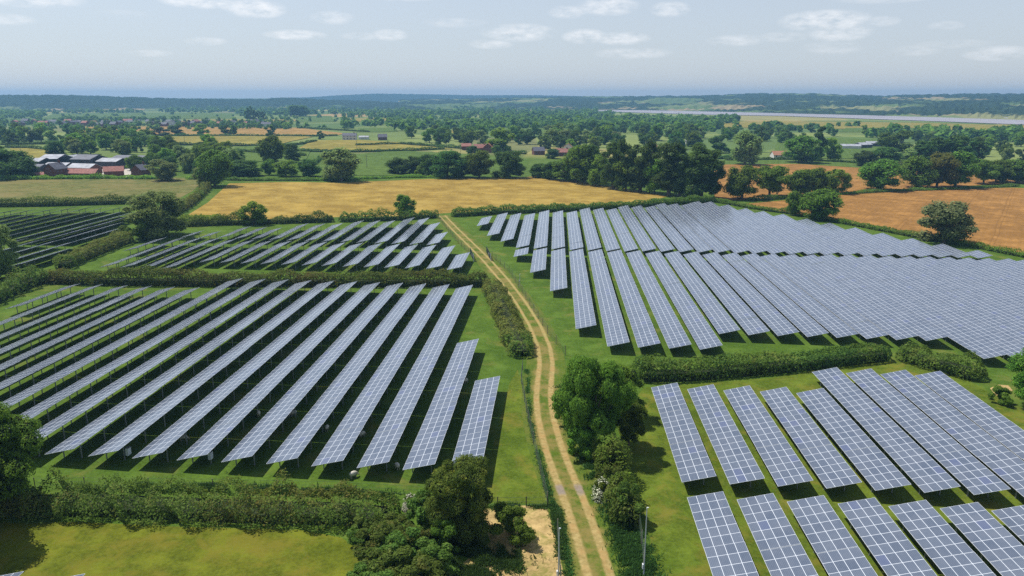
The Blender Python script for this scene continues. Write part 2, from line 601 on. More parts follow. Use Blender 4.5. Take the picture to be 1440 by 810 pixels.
def proto(kind, lod, var):
    key = (kind, lod, var)
    if key in PROTO:
        return PROTO[key]
    spec = {  # mat, H, W, shape, base, lobes
        'oak': ('oak', 12, 12, 'oak', .07, 40), 'round': ('dark', 12, 11, 'round', .0, 36), 'light': ('light', 12, 11, 'round', .02, 34),
        'tall': ('dark', 18, 9.5, 'round', .0, 44), 'poplar': ('dark', 18, 4.4, 'poplar', .0, 32), 'willow': ('willow', 12, 11, 'round', .0, 38),
        'bush': ('oak', 4, 5, 'bush', .0, 14), 'olive': ('olive', 11, 10, 'oak', .1, 30), 'pale': ('pale', 11, 11, 'round', .0, 34), 'golden': ('golden', 12, 11, 'round', .0, 38), 'scrub': ('hedge', 4, 5, 'bush', 0, 14),
        'open': ('oak', 11, 12, 'oak', .22, 20)}[kind]
    mat, H, W, shape, base, nl = spec
    n, leaf = {'hero': (80000, .24), 'near': (24000, .36), 'mid': (8500, .55), 'far': (2200, 1.0)}[lod]
    if kind in ('bush', 'scrub'):
        n, leaf = int(n * .35), leaf * .7
    if lod in ('hero', 'near'):
        nl = int(nl * (1.9 if lod == 'hero' else 1.5))
    if lod == 'far':
        nl = max(10, nl // 2)
    seed = hash_(kind) * 31 + var * 7 + {'hero': 1, 'near': 2, 'mid': 3, 'far': 4}[lod]
    cm, L = crown_mesh('crown', mat, H, W, n, leaf, seed, shape, base, nl)
    tm = trunk_mesh('trunk', H, W, L, seed, base)
    PROTO[key] = (cm, tm, H, W)
    return PROTO[key]


def hash_(s):
    h = 7
    for c in s:
        h = (h * 131 + ord(c)) % 10007
    return h


TRND = random.Random(11)


def put_tree(x, y, hm, wm, kind, label, group=None, lod=None, name=None, cat='tree', rot=None):
    d = math.hypot(x, y)
    if lod is None:
        lod = 'near' if d < 260 else 'mid' if d < 620 else 'far'
    var = TRND.randrange({'hero': 9, 'near': 2, 'mid': 3, 'far': 3}[lod])
    cm, tm, H, W = proto(kind, lod, var)
    nm = name or {'poplar': 'poplar_tree', 'tall': 'tall_tree', 'oak': 'oak_tree', 'willow': 'willow_tree', 'bush': 'bush', 'scrub': 'bush'}.get(kind, 'broadleaf_tree')
    root = empty(nm, (x, y, ground(x, y) - .1), rot if rot is not None else TRND.uniform(0, 6.28))
    root.scale = (wm / W, wm / W, hm / H)
    tag(root, label, cat, group)
    c = link(bpy.data.objects.new('crown', cm), root)
    if kind not in ('bush', 'scrub'):
        link(bpy.data.objects.new('trunk', tm), root)
    return root


def px_tree(px, pyb, hpx, wpx, kind, label, **kw):
    x, y, z = at(px, pyb)
    hm = height_for(x, y, z, pyb - hpx)
    wm = wpx / px_per_m(x, y)
    return put_tree(x, y, hm, wm, kind, label, **kw)


def resample(pts, step):
    out = []
    for a, b in zip(pts, pts[1:]):
        a, b = Vector(a[:2]), Vector(b[:2])
        n = max(1, int((b - a).length / step))
        for i in range(n):
            out.append(a.lerp(b, i / n))
    out.append(Vector(pts[-1][:2]))
    return out


def hedge(name, pts, width, height, mats, label, leaf=.4, dens=9, seed=1, cat='hedge', group=None, rag=.28, world=False):
    """one run of hedge: leaves over a lumpy bank that follows a line of ground points"""
    rng = np.random.default_rng(seed)
    W3 = pts if world else [at(*p) for p in pts]
    line = resample(W3, 1.0)
    L = sum((b - a).length for a, b in zip(line, line[1:]))
    arr = np.array([[p.x, p.y] for p in line])
    seg = np.linalg.norm(np.diff(arr, axis=0), axis=1)
    cum = np.concatenate([[0], np.cumsum(seg)])
    n = int(L * (width * .8 + 2 * height) * dens * 1.5)
    t = rng.uniform(0, L, n)
    cx, cy = np.interp(t, cum, arr[:, 0]), np.interp(t, cum, arr[:, 1])
    tx = np.interp(np.minimum(t + 1.5, L), cum, arr[:, 0]) - np.interp(np.maximum(t - 1.5, 0), cum, arr[:, 0])
    ty = np.interp(np.minimum(t + 1.5, L), cum, arr[:, 1]) - np.interp(np.maximum(t - 1.5, 0), cum, arr[:, 1])
    tl = np.hypot(tx, ty) + 1e-9
    nx, ny = ty / tl, -tx / tl
    th = rng.uniform(0, math.pi, n)
    cc, ss = np.cos(th), np.sin(th)
    e = .55
    u = np.sign(cc) * np.abs(cc) ** e
    v = ss ** e
    P0 = np.stack([cx + nx * u * width / 2, cy + ny * u * width / 2, v * height], 1)
    k = 1 + rag * lump(P0 * np.array([1, 1, 1.4]), seed + 5, .55)
    endf = np.clip(np.minimum(t, L - t) / (width * .35), .0, 1) ** .5
    k *= (.25 + .75 * endf)
    k *= rng.uniform(.82, 1.08, n)
    hv = 1 + rag * (.75 * lump(np.stack([t, t * 0, t * 0], 1), seed + 9, .16) + .45 * lump(np.stack([t, t * 0, t * 0], 1), seed + 19, .7))
    X = cx + nx * u * width / 2 * k
    Y = cy + ny * u * width / 2 * k
    g = np.array([ground(a, b) for a, b in zip(X, Y)])
    Z = g + v * height * k * hv
    P = np.stack([X, Y, Z], 1)
    N = np.stack([nx * u, ny * u, v + .1], 1)
    Q = leaf_quads(P, N, leaf, rng)
    T = rng.random(n)
    mi = (lump(P, seed + 3, .12) + rng.normal(0, .25, n) > .25).astype(float) if len(mats) > 1 else np.zeros(n)
    # solid twiggy inside
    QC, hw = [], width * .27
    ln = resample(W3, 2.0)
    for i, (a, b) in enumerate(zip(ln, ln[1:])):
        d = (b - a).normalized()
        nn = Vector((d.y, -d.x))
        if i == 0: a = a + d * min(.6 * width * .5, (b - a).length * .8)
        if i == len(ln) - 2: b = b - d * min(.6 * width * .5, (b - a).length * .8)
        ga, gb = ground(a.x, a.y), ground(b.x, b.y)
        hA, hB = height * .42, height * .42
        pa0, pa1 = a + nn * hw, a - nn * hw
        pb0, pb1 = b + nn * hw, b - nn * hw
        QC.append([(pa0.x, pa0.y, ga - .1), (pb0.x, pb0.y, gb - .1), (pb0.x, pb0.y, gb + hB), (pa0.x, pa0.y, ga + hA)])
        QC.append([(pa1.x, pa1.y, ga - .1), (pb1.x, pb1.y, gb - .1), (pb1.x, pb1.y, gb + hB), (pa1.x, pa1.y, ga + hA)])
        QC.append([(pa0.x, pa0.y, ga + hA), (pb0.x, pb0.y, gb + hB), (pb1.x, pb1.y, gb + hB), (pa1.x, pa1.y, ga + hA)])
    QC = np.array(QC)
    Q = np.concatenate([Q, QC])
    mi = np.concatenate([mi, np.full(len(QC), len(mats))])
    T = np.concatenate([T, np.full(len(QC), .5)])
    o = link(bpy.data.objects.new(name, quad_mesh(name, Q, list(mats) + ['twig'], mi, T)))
    o.pass_index = 0
    tag(o, label, cat, group)
    return o


# ------------------------------------------------------------------ ground sheet and fields
def grid_lines():
    xs = [-30000, -14000, -7000, -3500, -2000, -1400, -1100] + list(range(-900, -239, 30)) + [-240, 0, 240] + list(range(270, 901, 30)) + [1100, 1400, 2000, 3500, 7000, 14000, 30000]
    ys = [-3000, -500, 0, 400] + list(range(430, 1301, 30)) + [1303, 1600, 2200, 3500, 7000, 14000, 30000]
    return sorted(set(xs)), sorted(set(ys))


GX, GY = grid_lines()


def to_world(X, Y):
    return X * ca - Y * sa, X * sa + Y * ca


def to_cam(x, y):
    return x * ca + y * sa, -x * sa + y * ca


def ground_material():
    m, nt, b = new_mat('ground_cover')
    p = pos(nt)
    col = mixcol(nt, ramp(nt, noise(nt, p, .045, 4, .6), .35, .65), (0.07216, 0.138, 0.0143), (0.1025, 0.1794, 0.0198))
    f = noise(nt, p, 2.4, 6, .75)
    col = mixcol(nt, ramp(nt, f, .28, .72, 0, .85), col, (0.034, 0.062, 0.008))
    cl = noise(nt, p, .25, 5, .7)
    col = mixcol(nt, ramp(nt, cl, .42, .70, 0, .6), col, (0.13, 0.21, 0.03))
    sp2 = noise(nt, p, 1.0, 5, .75)
    col = mixcol(nt, ramp(nt, sp2, .56, .70, 0, .55), col, (0.036, 0.07, 0.008))
    d = noise(nt, p, .14, 6, .7, .4)
    col = mixcol(nt, ramp(nt, d, .52, .70, 0, .8), col, (0.155, 0.165, 0.035))
    # the far plain: a patchwork of small fields
    vo = nt.nodes.new('ShaderNodeTexVoronoi')
    vo.inputs['Scale'].default_value = 1.0
    vo.inputs['Randomness'].default_value = .75
    nt.links.new(scaled(nt, p, (1 / 260, 1 / 330, 1), .25), vo.inputs['Vector'])
    sp = nt.nodes.new('ShaderNodeSeparateXYZ')
    nt.links.new(vo.outputs['Color'], sp.inputs[0])
    cr = nt.nodes.new('ShaderNodeValToRGB')
    el = cr.color_ramp.elements
    cr.color_ramp.interpolation = 'CONSTANT'
    stops = [(0, (0.1148, 0.1755, 0.042)), (.25, (0.162, 0.2145, 0.054)), (.45, (0.216, 0.26, 0.072)), (.62, (0.1013, 0.1625, 0.042)), (.74, (0.324, 0.286, 0.096)), (.84, (0.189, 0.195, 0.072)), (.93, (0.405, 0.273, 0.108))]
    while len(el) < len(stops):
        el.new(.5)
    for e, (q, c) in zip(el, stops):
        e.position = q
        e.color = (*c, 1)
    nt.links.new(sp.outputs[0], cr.inputs[0])
    far = mixcol(nt, ramp(nt, noise(nt, p, .02, 4), .3, .7, 0, .35), cr.outputs[0], (.07, .10, .035))
    vd = nt.nodes.new('ShaderNodeVectorMath')
    vd.operation = 'LENGTH'
    nt.links.new(p, vd.inputs[0])
    col = mixcol(nt, ramp(nt, vd.outputs[1], 560, 640), col, far)
    nt.links.new(col, b.inputs['Base Color'])
    b.inputs['Roughness'].default_value = .95
    b.inputs['Specular IOR Level'].default_value = .08
    bp = nt.nodes.new('ShaderNodeBump')
    bp.inputs['Strength'].default_value = .25
    bp.inputs['Distance'].default_value = .25
    nt.links.new(f, bp.inputs['Height'])
    nt.links.new(bp.outputs[0], b.inputs['Normal'])
    M['ground'] = m


def build_ground():
    ground_material()
    nx, ny = len(GX), len(GY)
    V = []
    for Y in GY:
        for X in GX:
            x, y = to_world(X, Y)
            V.append((x, y, ground(x, y)))
    Fc = [(j * nx + i, j * nx + i + 1, (j + 1) * nx + i + 1, (j + 1) * nx + i) for j in range(ny - 1) for i in range(nx - 1)]
    me = bpy.data.meshes.new('ground')
    me.from_pydata(V, [], Fc)
    me.materials.append(M['ground'])
    o = link(bpy.data.objects.new('ground', me))
    tag(o, kind='structure')


def sheet(name, pts, mat, off=.02, world=False):
    """a field or yard: a sheet that follows the ground, cut along the ground's own grid lines"""
    bm = bmesh.new()
    cpts = []
    for p in pts:
        w3 = p if world else at(*p)
        cpts.append(to_cam(w3[0], w3[1]))
    vs_ = [bm.verts.new((X, Y, 0)) for X, Y in cpts]
    bm.faces.new(vs_)
    bmesh.ops.triangulate(bm, faces=bm.faces[:])
    x0, x1 = min(c[0] for c in cpts), max(c[0] for c in cpts)
    y0, y1 = min(c[1] for c in cpts), max(c[1] for c in cpts)
    for X in GX:
        if x0 < X < x1:
            bmesh.ops.bisect_plane(bm, geom=bm.verts[:] + bm.edges[:] + bm.faces[:], plane_co=(X, 0, 0), plane_no=(1, 0, 0))
    for Y in GY:
        if y0 < Y < y1:
            bmesh.ops.bisect_plane(bm, geom=bm.verts[:] + bm.edges[:] + bm.faces[:], plane_co=(0, Y, 0), plane_no=(0, 1, 0))
    for v in bm.verts:
        d = math.hypot(v.co.x, v.co.y)
        x, y = to_world(v.co.x, v.co.y)
        v.co = (x, y, ground(x, y) + off + (0 if v.co.y < 380 else min(.35, (v.co.y - 380) / 600)))
    bmesh.ops.recalc_face_normals(bm, faces=bm.faces[:])
    me = bpy.data.meshes.new(name)
    bm.to_mesh(me)
    bm.free()
    if me.polygons and me.polygons[0].normal.z < 0:
        me.flip_normals()
    me.materials.append(M[mat])
    o = link(bpy.data.objects.new(name, me))
    tag(o, kind='structure')
    return o


build_ground()
sheet('wheat_field', [(263, 303), (292, 285), (322, 258), (400, 256), (480, 257), (600, 252), (720, 250), (752, 248), (800, 254), (870, 264), (940, 276), (900, 286), (760, 291), (640, 299), (560, 304), (480, 305), (400, 308), (330, 309)], 'wheat')
sheet('brown_field', [(1005, 227), (1060, 231), (1120, 231), (1210, 234), (1300, 241), (1500, 252), (1500, 262), (1420, 258), (1300, 265), (1235, 268), (1100, 277), (1050, 281), (1000, 283)], 'soil')
sheet('brown_field', [(1046, 287), (1110, 281), (1180, 273), (1240, 270), (1330, 266), (1425, 264), (1540, 270), (1560, 385), (1440, 356), (1300, 331), (1200, 313), (1110, 299)], 'soil')
sheet('rough_pasture', [(-160, 262), (-100, 252), (0, 251), (150, 250), (272, 250), (290, 252), (272, 268), (250, 280), (150, 282), (-20, 285), (-160, 288)], 'rough', .03)
sheet('paddock', [(-90, 733), (20, 736), (110, 734), (250, 741), (420, 745), (480, 756), (508, 775), (512, 860), (-90, 860)], 'paddock', .012)
sheet('dry_clearing', [(672, 716), (735, 711), (783, 713), (792, 760), (799, 860), (600, 860), (640, 800), (690, 762)], 'drystraw', .012)
sheet('mown_strip', [(868, 600), (905, 545), (1080, 532), (1240, 505), (1330, 518), (1370, 540), (1470, 590), (1560, 700), (1560, 900), (905, 900), (915, 760), (895, 700)], 'mown', .008)
sheet('mown_strip', [(652, 700), (690, 640), (716, 540), (728, 520), (738, 560), (752, 620), (765, 690), (770, 708), (700, 708)], 'mown', .008)
# fields beyond
sheet('green_field', [(432, 236), (452, 222), (560, 212), (690, 219), (712, 224), (740, 243), (600, 247), (470, 247)], 'crop', .1)
sheet('yellow_field', [(420, 209), (440, 198), (500, 197), (570, 201), (600, 206), (640, 210), (480, 213)], 'yellow', .1)
sheet('yellow_field', [(196, 194), (300, 191), (420, 191), (440, 193), (410, 199), (395, 203), (330, 205), (205, 201)], 'yellow', .1)
sheet('cereal_strip', [(95, 179), (250, 178), (420, 180), (485, 188), (472, 191), (300, 190.5), (110, 189)], 'far_orange', .1)
sheet('green_field', [(330, 207), (396, 204), (438, 210), (430, 226), (330, 228)], 'crop', .1)
sheet('yellow_field', [(14, 209), (45, 209), (69, 211), (69, 222), (55, 229), (22, 229)], 'yellow', .1)
sheet('green_field', [(1094, 199), (1180, 195), (1235, 196), (1240, 210), (1200, 224), (1085, 222)], 'crop', .1)
sheet('green_field', [(1000, 226), (1120, 223), (1240, 228), (1360, 240), (1300, 242), (1120, 231), (1010, 232)], 'crop', .05)
sheet('green_field', [(734, 250), (746, 225), (780, 226), (800, 232), (760, 247)], 'crop', .12)
sheet('marsh_meadow', [(1000, 178), (1000, 171), (1150, 171), (1300, 173), (1600, 182), (1600, 192), (1300, 184)], 'yellow', .1)
sheet('farm_yard', [(36, 251), (42, 240), (100, 240), (140, 236), (176, 235), (186, 240), (182, 250), (120, 250.5)], 'yard', .12)


CLEARINGS = [(20, 150, 240, 156, 'crop'), (60, 159, 330, 167, 'crop'), (250, 168, 420, 171.5, 'yellow'), (-60, 168, 80, 172, 'crop'), (415, 163, 470, 172, 'crop'),
             (486, 166, 560, 171, 'yellow'), (560, 168, 700, 173, 'crop'), (690, 181, 790, 189, 'crop'), (500, 180, 560, 186, 'crop'), (600, 183, 680, 187.5, 'yellow'),
             (1010, 175, 1130, 180, 'yellow'), (1180, 180, 1330, 186, 'crop'), (780, 168, 850, 171, 'yellow'), (490, 151, 640, 155, 'crop'), (900, 178, 1000, 181, 'crop')]
for xa, ya, xb, yb, mt in CLEARINGS:
    sheet('far_field', [(xa, yb), (xa + (xb - xa) * .06, ya + .5), (xa + (xb - xa) * .5, ya), (xb - 4, ya + .3), (xb, yb - .6), (xa + (xb - xa) * .55, yb)], mt, .12)


def in_clearing(x, y):
    px_, py_ = proj(x, y, ground(x, y))
    return any(xa < px_ < xb and ya < py_ < yb + 1.2 for xa, ya, xb, yb, _ in CLEARINGS)


# river
def river():
    m, nt, b = new_mat('muddy_water')
    p = pos(nt)
    n = noise(nt, scaled(nt, p, (.004, .012, .01)), 1, 4)
    nt.links.new(mixcol(nt, ramp(nt, n, .35, .65), (0.31, 0.26, 0.25), (0.39, 0.33, 0.33)), b.inputs['Base Color'])
    b.inputs['Roughness'].default_value = .3
    M['river'] = m
    far = [(832, 155.2), (900, 155.2), (960, 156.2), (1100, 158.7), (1200, 161.3), (1320, 163.4), (1440, 166), (1700, 170)]
    near = [(1700, 186), (1440, 176), (1320, 171.2), (1200, 167), (1100, 163.4), (1000, 161.8), (940, 160), (880, 158.2), (832, 156.2)]
    sheet('river', far + near, 'river', .6)
    plainm = M['yellow']


river()


# farm track
def track():
    m, nt, b = new_mat('track_surface')
    uv = nt.nodes.new('ShaderNodeUVMap')
    sp = nt.nodes.new('ShaderNodeSeparateXYZ')
    nt.links.new(uv.outputs[0], sp.inputs[0])
    p = pos(nt)
    wob = mnode(nt, 'MULTIPLY', mnode(nt, 'SUBTRACT', noise(nt, p, .55, 5, .65), .5), .55)
    wob2 = mnode(nt, 'MULTIPLY', mnode(nt, 'SUBTRACT', noise(nt, p, 2.6, 4, .7), .5), .9)
    u = mnode(nt, 'ADD', sp.outputs[0], mnode(nt, 'ADD', mnode(nt, 'MULTIPLY', wob, .35), mnode(nt, 'MULTIPLY', wob2, .3)))   # metres across, 0 = middle
    d = mnode(nt, 'ABSOLUTE', mnode(nt, 'SUBTRACT', mnode(nt, 'ABSOLUTE', u), 1.12))
    rut = mnode(nt, 'MULTIPLY', ramp(nt, mnode(nt, 'ADD', d, mnode(nt, 'MULTIPLY', ramp(nt, sp.outputs[1], 105, 150), .14)), .26, .62, 1, 0), ramp(nt, noise(nt, p, .8, 5, .7), .30, .46, .55, 1))
    f = noise(nt, p, 3.0, 6, .75)
    grass = mixcol(nt, ramp(nt, f, .3, .7), (0.055, 0.095, 0.010), (0.11, 0.16, 0.018))
    # worn brown-green strip down the middle of the lower stretch
    dry = ramp(nt, noise(nt, p, .22, 5, .7), .40, .60)
    grass = mixcol(nt, mnode(nt, 'MULTIPLY', mnode(nt, 'MULTIPLY', dry, ramp(nt, mnode(nt, 'ABSOLUTE', u), 1.5, 2.6, 1, .25)), .8), grass, (0.25, 0.185, 0.06))
    dirt = mixcol(nt, ramp(nt, noise(nt, p, 1.3, 6, .75), .3, .7), (0.27, 0.195, 0.068), (0.43, 0.33, 0.135))
    pale = noise(nt, p, .09, 3)
    upper = ramp(nt, sp.outputs[1], 115, 150)
    dirt = mixcol(nt, mnode(nt, 'MULTIPLY', upper, .45), dirt, (0.33, 0.30, 0.10))
    orange = ramp(nt, noise(nt, p, .35, 5, .7), .46, .64, 0, .6)
    dirt = mixcol(nt, orange, dirt, (0.40, 0.24, 0.09))
    col = mixcol(nt, rut, grass, dirt)
    # grey patch across the ruts
    pv = mnode(nt, 'ABSOLUTE', mnode(nt, 'SUBTRACT', sp.outputs[1], mnode(nt, 'ADD', 80.6, mnode(nt, 'MULTIPLY', wob, 2.0))))
    patch = mnode(nt, 'MULTIPLY', mnode(nt, 'MULTIPLY', ramp(nt, pv, .6, 1.6, 1, 0), rut), .6)
    col = mixcol(nt, patch, col, (0.20, 0.185, 0.21))
    nt.links.new(col, b.inputs['Base Color'])
    b.inputs['Roughness'].default_value = .95
    b.inputs['Specular IOR Level'].default_value = .1
    bp = nt.nodes.new('ShaderNodeBump')
    bp.inputs['Strength'].default_value = .3
    bp.inputs['Distance'].default_value = .2
    nt.links.new(f, bp.inputs['Height'])
    nt.links.new(bp.outputs[0], b.inputs['Normal'])
    M['track'] = m
    left = [(619, 303), (633, 325), (660, 343), (680, 365), (710, 397), (730, 430), (750, 463), (762, 493), (762, 513), (755, 537), (752, 560), (757, 587), (763, 610), (768, 640), (778, 661), (788, 686), (799, 707), (807, 734), (813, 766), (822, 799), (832, 840), (845, 890)]
    right = [(624, 303), (645, 325), (671, 347), (690, 365), (719, 397), (743, 430), (766, 463), (781, 493), (781, 513), (773, 530), (769, 557), (775, 587), (782, 607), (791, 640), (802, 661), (813, 686), (822, 714), (833, 738), (846, 766), (857, 804), (872, 840), (890, 890)]
    rows = []
    for l, r in zip(left, right):
        a, b_ = Vector(at(*l)[:2]), Vector(at(*r)[:2])
        rows.append(((a + b_) / 2, (b_ - a)))
    # smooth centreline
    P = [r[0] for r in rows]
    for _ in range(2):
        P = [P[0]] + [(P[i - 1] + P[i] * 2 + P[i + 1]) / 4 for i in range(1, len(P) - 1)] + [P[-1]]
    line = resample([(p.x, p.y) for p in P], 1.5)
    line = [line[0]] + [(line[i - 1] + line[i] + line[i + 1]) / 3 for i in range(1, len(line) - 1)] + [line[-1]]
    us = [-3.4, -1.7, 0, 1.7, 3.4]
    V, Fc, UV = [], [], []
    for i, p in enumerate(line):
        d = (line[min(i + 1, len(line) - 1)] - line[max(i - 1, 0)]).normalized()
        n = Vector((-d.y, d.x)) * (1 if True else 1)
        if n.x < 0:
            n = -n
        for k in us:
            q = p + n * k
            V.append((q.x, q.y, ground(q.x, q.y) + .03))
            UV.append((k, p.y))
    ku = len(us)
    for i in range(len(line) - 1):
        for k in range(ku - 1):
            Fc.append((i * ku + k, i * ku + k + 1, (i + 1) * ku + k + 1, (i + 1) * ku + k))
    me = bpy.data.meshes.new('farm_track')
    me.from_pydata(V, [], Fc)
    uvl = me.uv_layers.new(name='UVMap')
    for lp in me.loops:
        uvl.data[lp.index].uv = UV[lp.vertex_index]
    if me.polygons[0].normal.z < 0:
        me.flip_normals()
    me.materials.append(m)
    tag(link(bpy.data.objects.new('farm_track', me)), kind='structure')
    return line


TRACK = track()


# ------------------------------------------------------------------ solar tables
LOW, PW, PH = 1.55, 3.937, 0.924          # height of the low edge, plan width, rise across the table (level frame)
SEC_CACHE, FRAME_CACHE, LEG_CACHE = {}, {}, {}


def section_mesh(L):
    key = round(L, 2)
    if key in SEC_CACHE:
        return SEC_CACHE[key]
    g, th = .03, .045
    nu = 6
    y0, y1 = g, L - g
    top, V, Fc, mi, uv = [], [], [], [], []

    def zz(x): return LOW + x / PW * PH
    V = [(0, y0, zz(0)), (PW, y0, zz(PW)), (PW, y1, zz(PW)), (0, y1, zz(0))]
    V += [(x, y, z - th) for x, y, z in V]
    Fc = [(0, 1, 2, 3), (7, 6, 5, 4), (0, 4, 5, 1), (1, 5, 6, 2), (2, 6, 7, 3), (3, 7, 4, 0)]
    me = bpy.data.meshes.new('panel_section')
    me.from_pydata(V, [], Fc)
    for k in ('panel', 'back', 'rim'):
        me.materials.append(M[k])
    me.polygons.foreach_set('material_index', [0, 1, 2, 2, 2, 2])
    uvl = me.uv_layers.new(name='UVMap')
    co = {0: (0, 0), 1: (0, 4), 2: (nu, 4), 3: (nu, 0)}
    for lp in me.polygons[0].loop_indices:
        uvl.data[lp].uv = co[me.loops[lp].vertex_index]
    me.update()
    SEC_CACHE[key] = me
    return me


def frame_mesh(L, ys):
    key = (round(L, 1), len(ys))
    if key in FRAME_CACHE:
        return FRAME_CACHE[key]
    b = MB()
    tn = PH / PW
    for x in (.55, 1.5, 2.45, 3.35):
        z = LOW + x * tn - .06
        b.box((x - .03, .15, z - .07), (x + .03, L - .15, z), 'steel')
    ang = math.atan(tn)
    for y in ys:
        M4 = Matrix.Translation((0, y, LOW - .14)) @ Matrix.Rotation(-ang, 4, 'Y')
        b.box((.25, -.04, -.09), (PW / math.cos(ang) - .3, .04, 0), 'steel', M4)
    me = b.mesh('support_frame')
    FRAME_CACHE[key] = me
    return me


def leg_mesh(x):
    if x in LEG_CACHE:
        return LEG_CACHE[x]
    b = MB()
    z = LOW + x * PH / PW - .2
    b.box((x - .05, -.07, -.35), (x + .05, -.055, z), 'steel')
    b.box((x - .05, -.055, -.35), (x - .038, .07, z), 'steel')
    b.box((x + .038, -.055, -.35), (x + .05, .07, z), 'steel')
    me = b.mesh('leg')
    LEG_CACHE[x] = me
    return me


ORD = ['first', 'second', 'third', 'fourth', 'fifth', 'sixth', 'seventh', 'eighth', 'ninth', 'tenth', 'eleventh', 'twelfth', 'thirteenth', 'fourteenth',
       'fifteenth', 'sixteenth', 'seventeenth', 'eighteenth', 'nineteenth', 'twentieth', 'twenty-first', 'twenty-second', 'twenty-third', 'twenty-fourth',
       'twenty-fifth', 'twenty-sixth', 'twenty-seventh', 'twenty-eighth', 'twenty-ninth', 'thirtieth', 'thirty-first', 'thirty-second', 'thirty-third', 'thirty-fourth']
SR = random.Random(5)


def solar_table(s0, t0, s1, t1, label, group, legs=2):
    L = math.hypot(s1 - s0, t1 - t0)
    n = max(1, round(L / 9.8))
    sl = L / n
    g0 = ground(s0, t0)
    yaw = -math.atan2(s1 - s0, t1 - t0)
    root = empty('solar_table', (s0, t0, g0), yaw)
    tag(root, label, 'solar panel table', group)
    sm = section_mesh(sl)
    ys = []
    for k in range(n):
        ym = k * sl
        gx, gy = s0 + (s1 - s0) * (k + .5) / n, t0 + (t1 - t0) * (k + .5) / n
        dz = ground(gx, gy) - g0
        o = link(bpy.data.objects.new('panel_section', sm), root)
        o.location = (0, ym, dz + SR.uniform(-.02, .02))
        o.rotation_euler = (R(SR.uniform(-.12, .12)), R(SR.uniform(-.45, .45)), 0)
        for j in range(legs):
            ys.append(ym + sl * (j + .5) / legs)
    fo = link(bpy.data.objects.new('support_frame', frame_mesh(L, ys)), root)
    fo.location.z = (ground(s1, t1) - g0) / 2
    for y in ys:
        gx, gy = s0 + (s1 - s0) * y / L, t0 + (t1 - t0) * y / L
        dz = ground(gx, gy) - g0
        for x in (.7, 3.05):
            o = link(bpy.data.objects.new('leg', leg_mesh(x)), root)
            o.location = (0, y, dz)
    return root


def ordn(i):
    return ORD[min(i, len(ORD) - 1)]


def block(rows, where, group, legs=2, frm='from the farm track'):
    for i, r in enumerate(rows):
        if len(r) == 3:
            r = (r[0], r[1], r[0], r[2])
        solar_table(*r, '%s table %s in %s' % (ordn(i), frm, where), group, legs)


# nearest block beside the right verge
block([(15.4 + 5.57 * k, 47.6 if k < 6 else 57.5, 77.4) for k in range(8)], 'the front set of the near right field', 'tables in the front set of the near right field')
block([(15.4 + 5.56 * k, 80.8, 110.5 if k < 5 else 120.3) for k in range(9)], 'the rear set of the near right field', 'tables in the rear set of the near right field')
# big field beyond the right hedge, near set
dn = [(-11.4, 206.3, 216), (-6.1, 187.2, 216), (-.85, 168.8, 216), (4.4, 139.9, 216)]
dn += [(9.9 + 5.54 * k, 130.0, 216) for k in range(4)]
dn += [(32.0 + 5.55 * k, 139.8, 216.4 + .04 * k) for k in range(8)]
dn += [(76.4 + 5.58 * k, 130.3 if k < 3 else 140, 218 + .1 * k) for k in range(12)]
block(dn, 'the front set of the big right field', 'tables in the front set of the big right field', legs=1)
df = [(-27.0, 256.2, 274.0), (-21.8, 237.8, 283.0), (-16.7, 228.7, 282.8), (-11.45, 219.2, 283.2), (-6.1, 218.8, 292.1), (-.8, 218.4, 292.1),
      (4.6, 218.3, 292.2), (9.95, 218.3, 301.8), (15.4, 218.2, 302.0), (20.7, 218.2, 302.0), (26.1, 218.4, 311.8), (31.6, 218.6, 311.8),
      (37.1, 218.8, 312), (42.6, 219, 321), (47.8, 219.2, 321), (53.3, 219.4, 321.4), (58.6, 219.6, 330), (64.0, 219.8, 330),
      (69.3, 220, 321), (74.6, 220.2, 311.3), (79.6, 220.4, 304), (85.4, 220.6, 297), (91.2, 220.8, 286.6), (96.6, 221, 277.5),
      (102.1, 221.2, 268), (107.4, 221.4, 258.2), (113.0, 221.6, 248.9), (118.5, 221.8, 240.2), (124.4, 222, 231.0)]
df = [(24.0 * 0 + s - (0 if s < 60 else 0), a + (0 if s < 22 else .9), s, b) for s, a, b in df]
block(df, 'the rear set of the big right field', 'tables in the rear set of the big right field', legs=1)
# left field
cf = [(-12.2, 80.7, -12.2, 110.8), (-17.8, 80.8, -17.4, 129.0)]
cf += [(-23.36 - 5.56 * k, 80.8, -22.8 - 5.46 * k, 168.8) for k in range(11)]
cf += [(-84.5, 88, -83.4, 159), (-90.1, 90, -89.0, 159), (-95.6, 98, -94.4, 159), (-101.2, 108, -99.9, 159), (-106.6, 120, -105.7, 159), (-111.6, 140.8, -111.1, 159)]
block(cf, 'the large near left field', 'tables in the large near left field')
# upper left field between the hedges
en = [(-27.7, 187.5, 206.4)] + [(s, 187.8, 215.8) for s in (-33.1, -38.7, -44.1, -49.5, -55.0, -60.6, -65.9, -71.4, -76.9, -82.2, -87.9, -93.4)]
en += [(-99.2, 179, 216.5), (-104.6, 179, 216.8), (-109.9, 179, 217), (-115.0, 179, 217)] + [(-120.4, 199.2, 215.7)]
block(en, 'the front set of the middle left field', 'tables in the front set of the middle left field', legs=1 + 1)
ef = [(-38.4, 219.5, 237.7), (-43.6, 219.4, 256.2), (-49.1, 219.9, 266.2), (-54.3, 220, 265.7), (-59.9, 220.3, 258), (-64.9, 220.5, 257.3), (-70.5, 220.4, 256.3),
      (-76.0, 220.4, 249.8), (-81.6, 220.6, 247.7), (-87.1, 220.7, 247.5), (-92.8, 220.8, 237.6), (-98.1, 221, 238.5), (-103.6, 221, 238.6), (-109.3, 221, 228.8), (-114.9, 221, 228.9)]
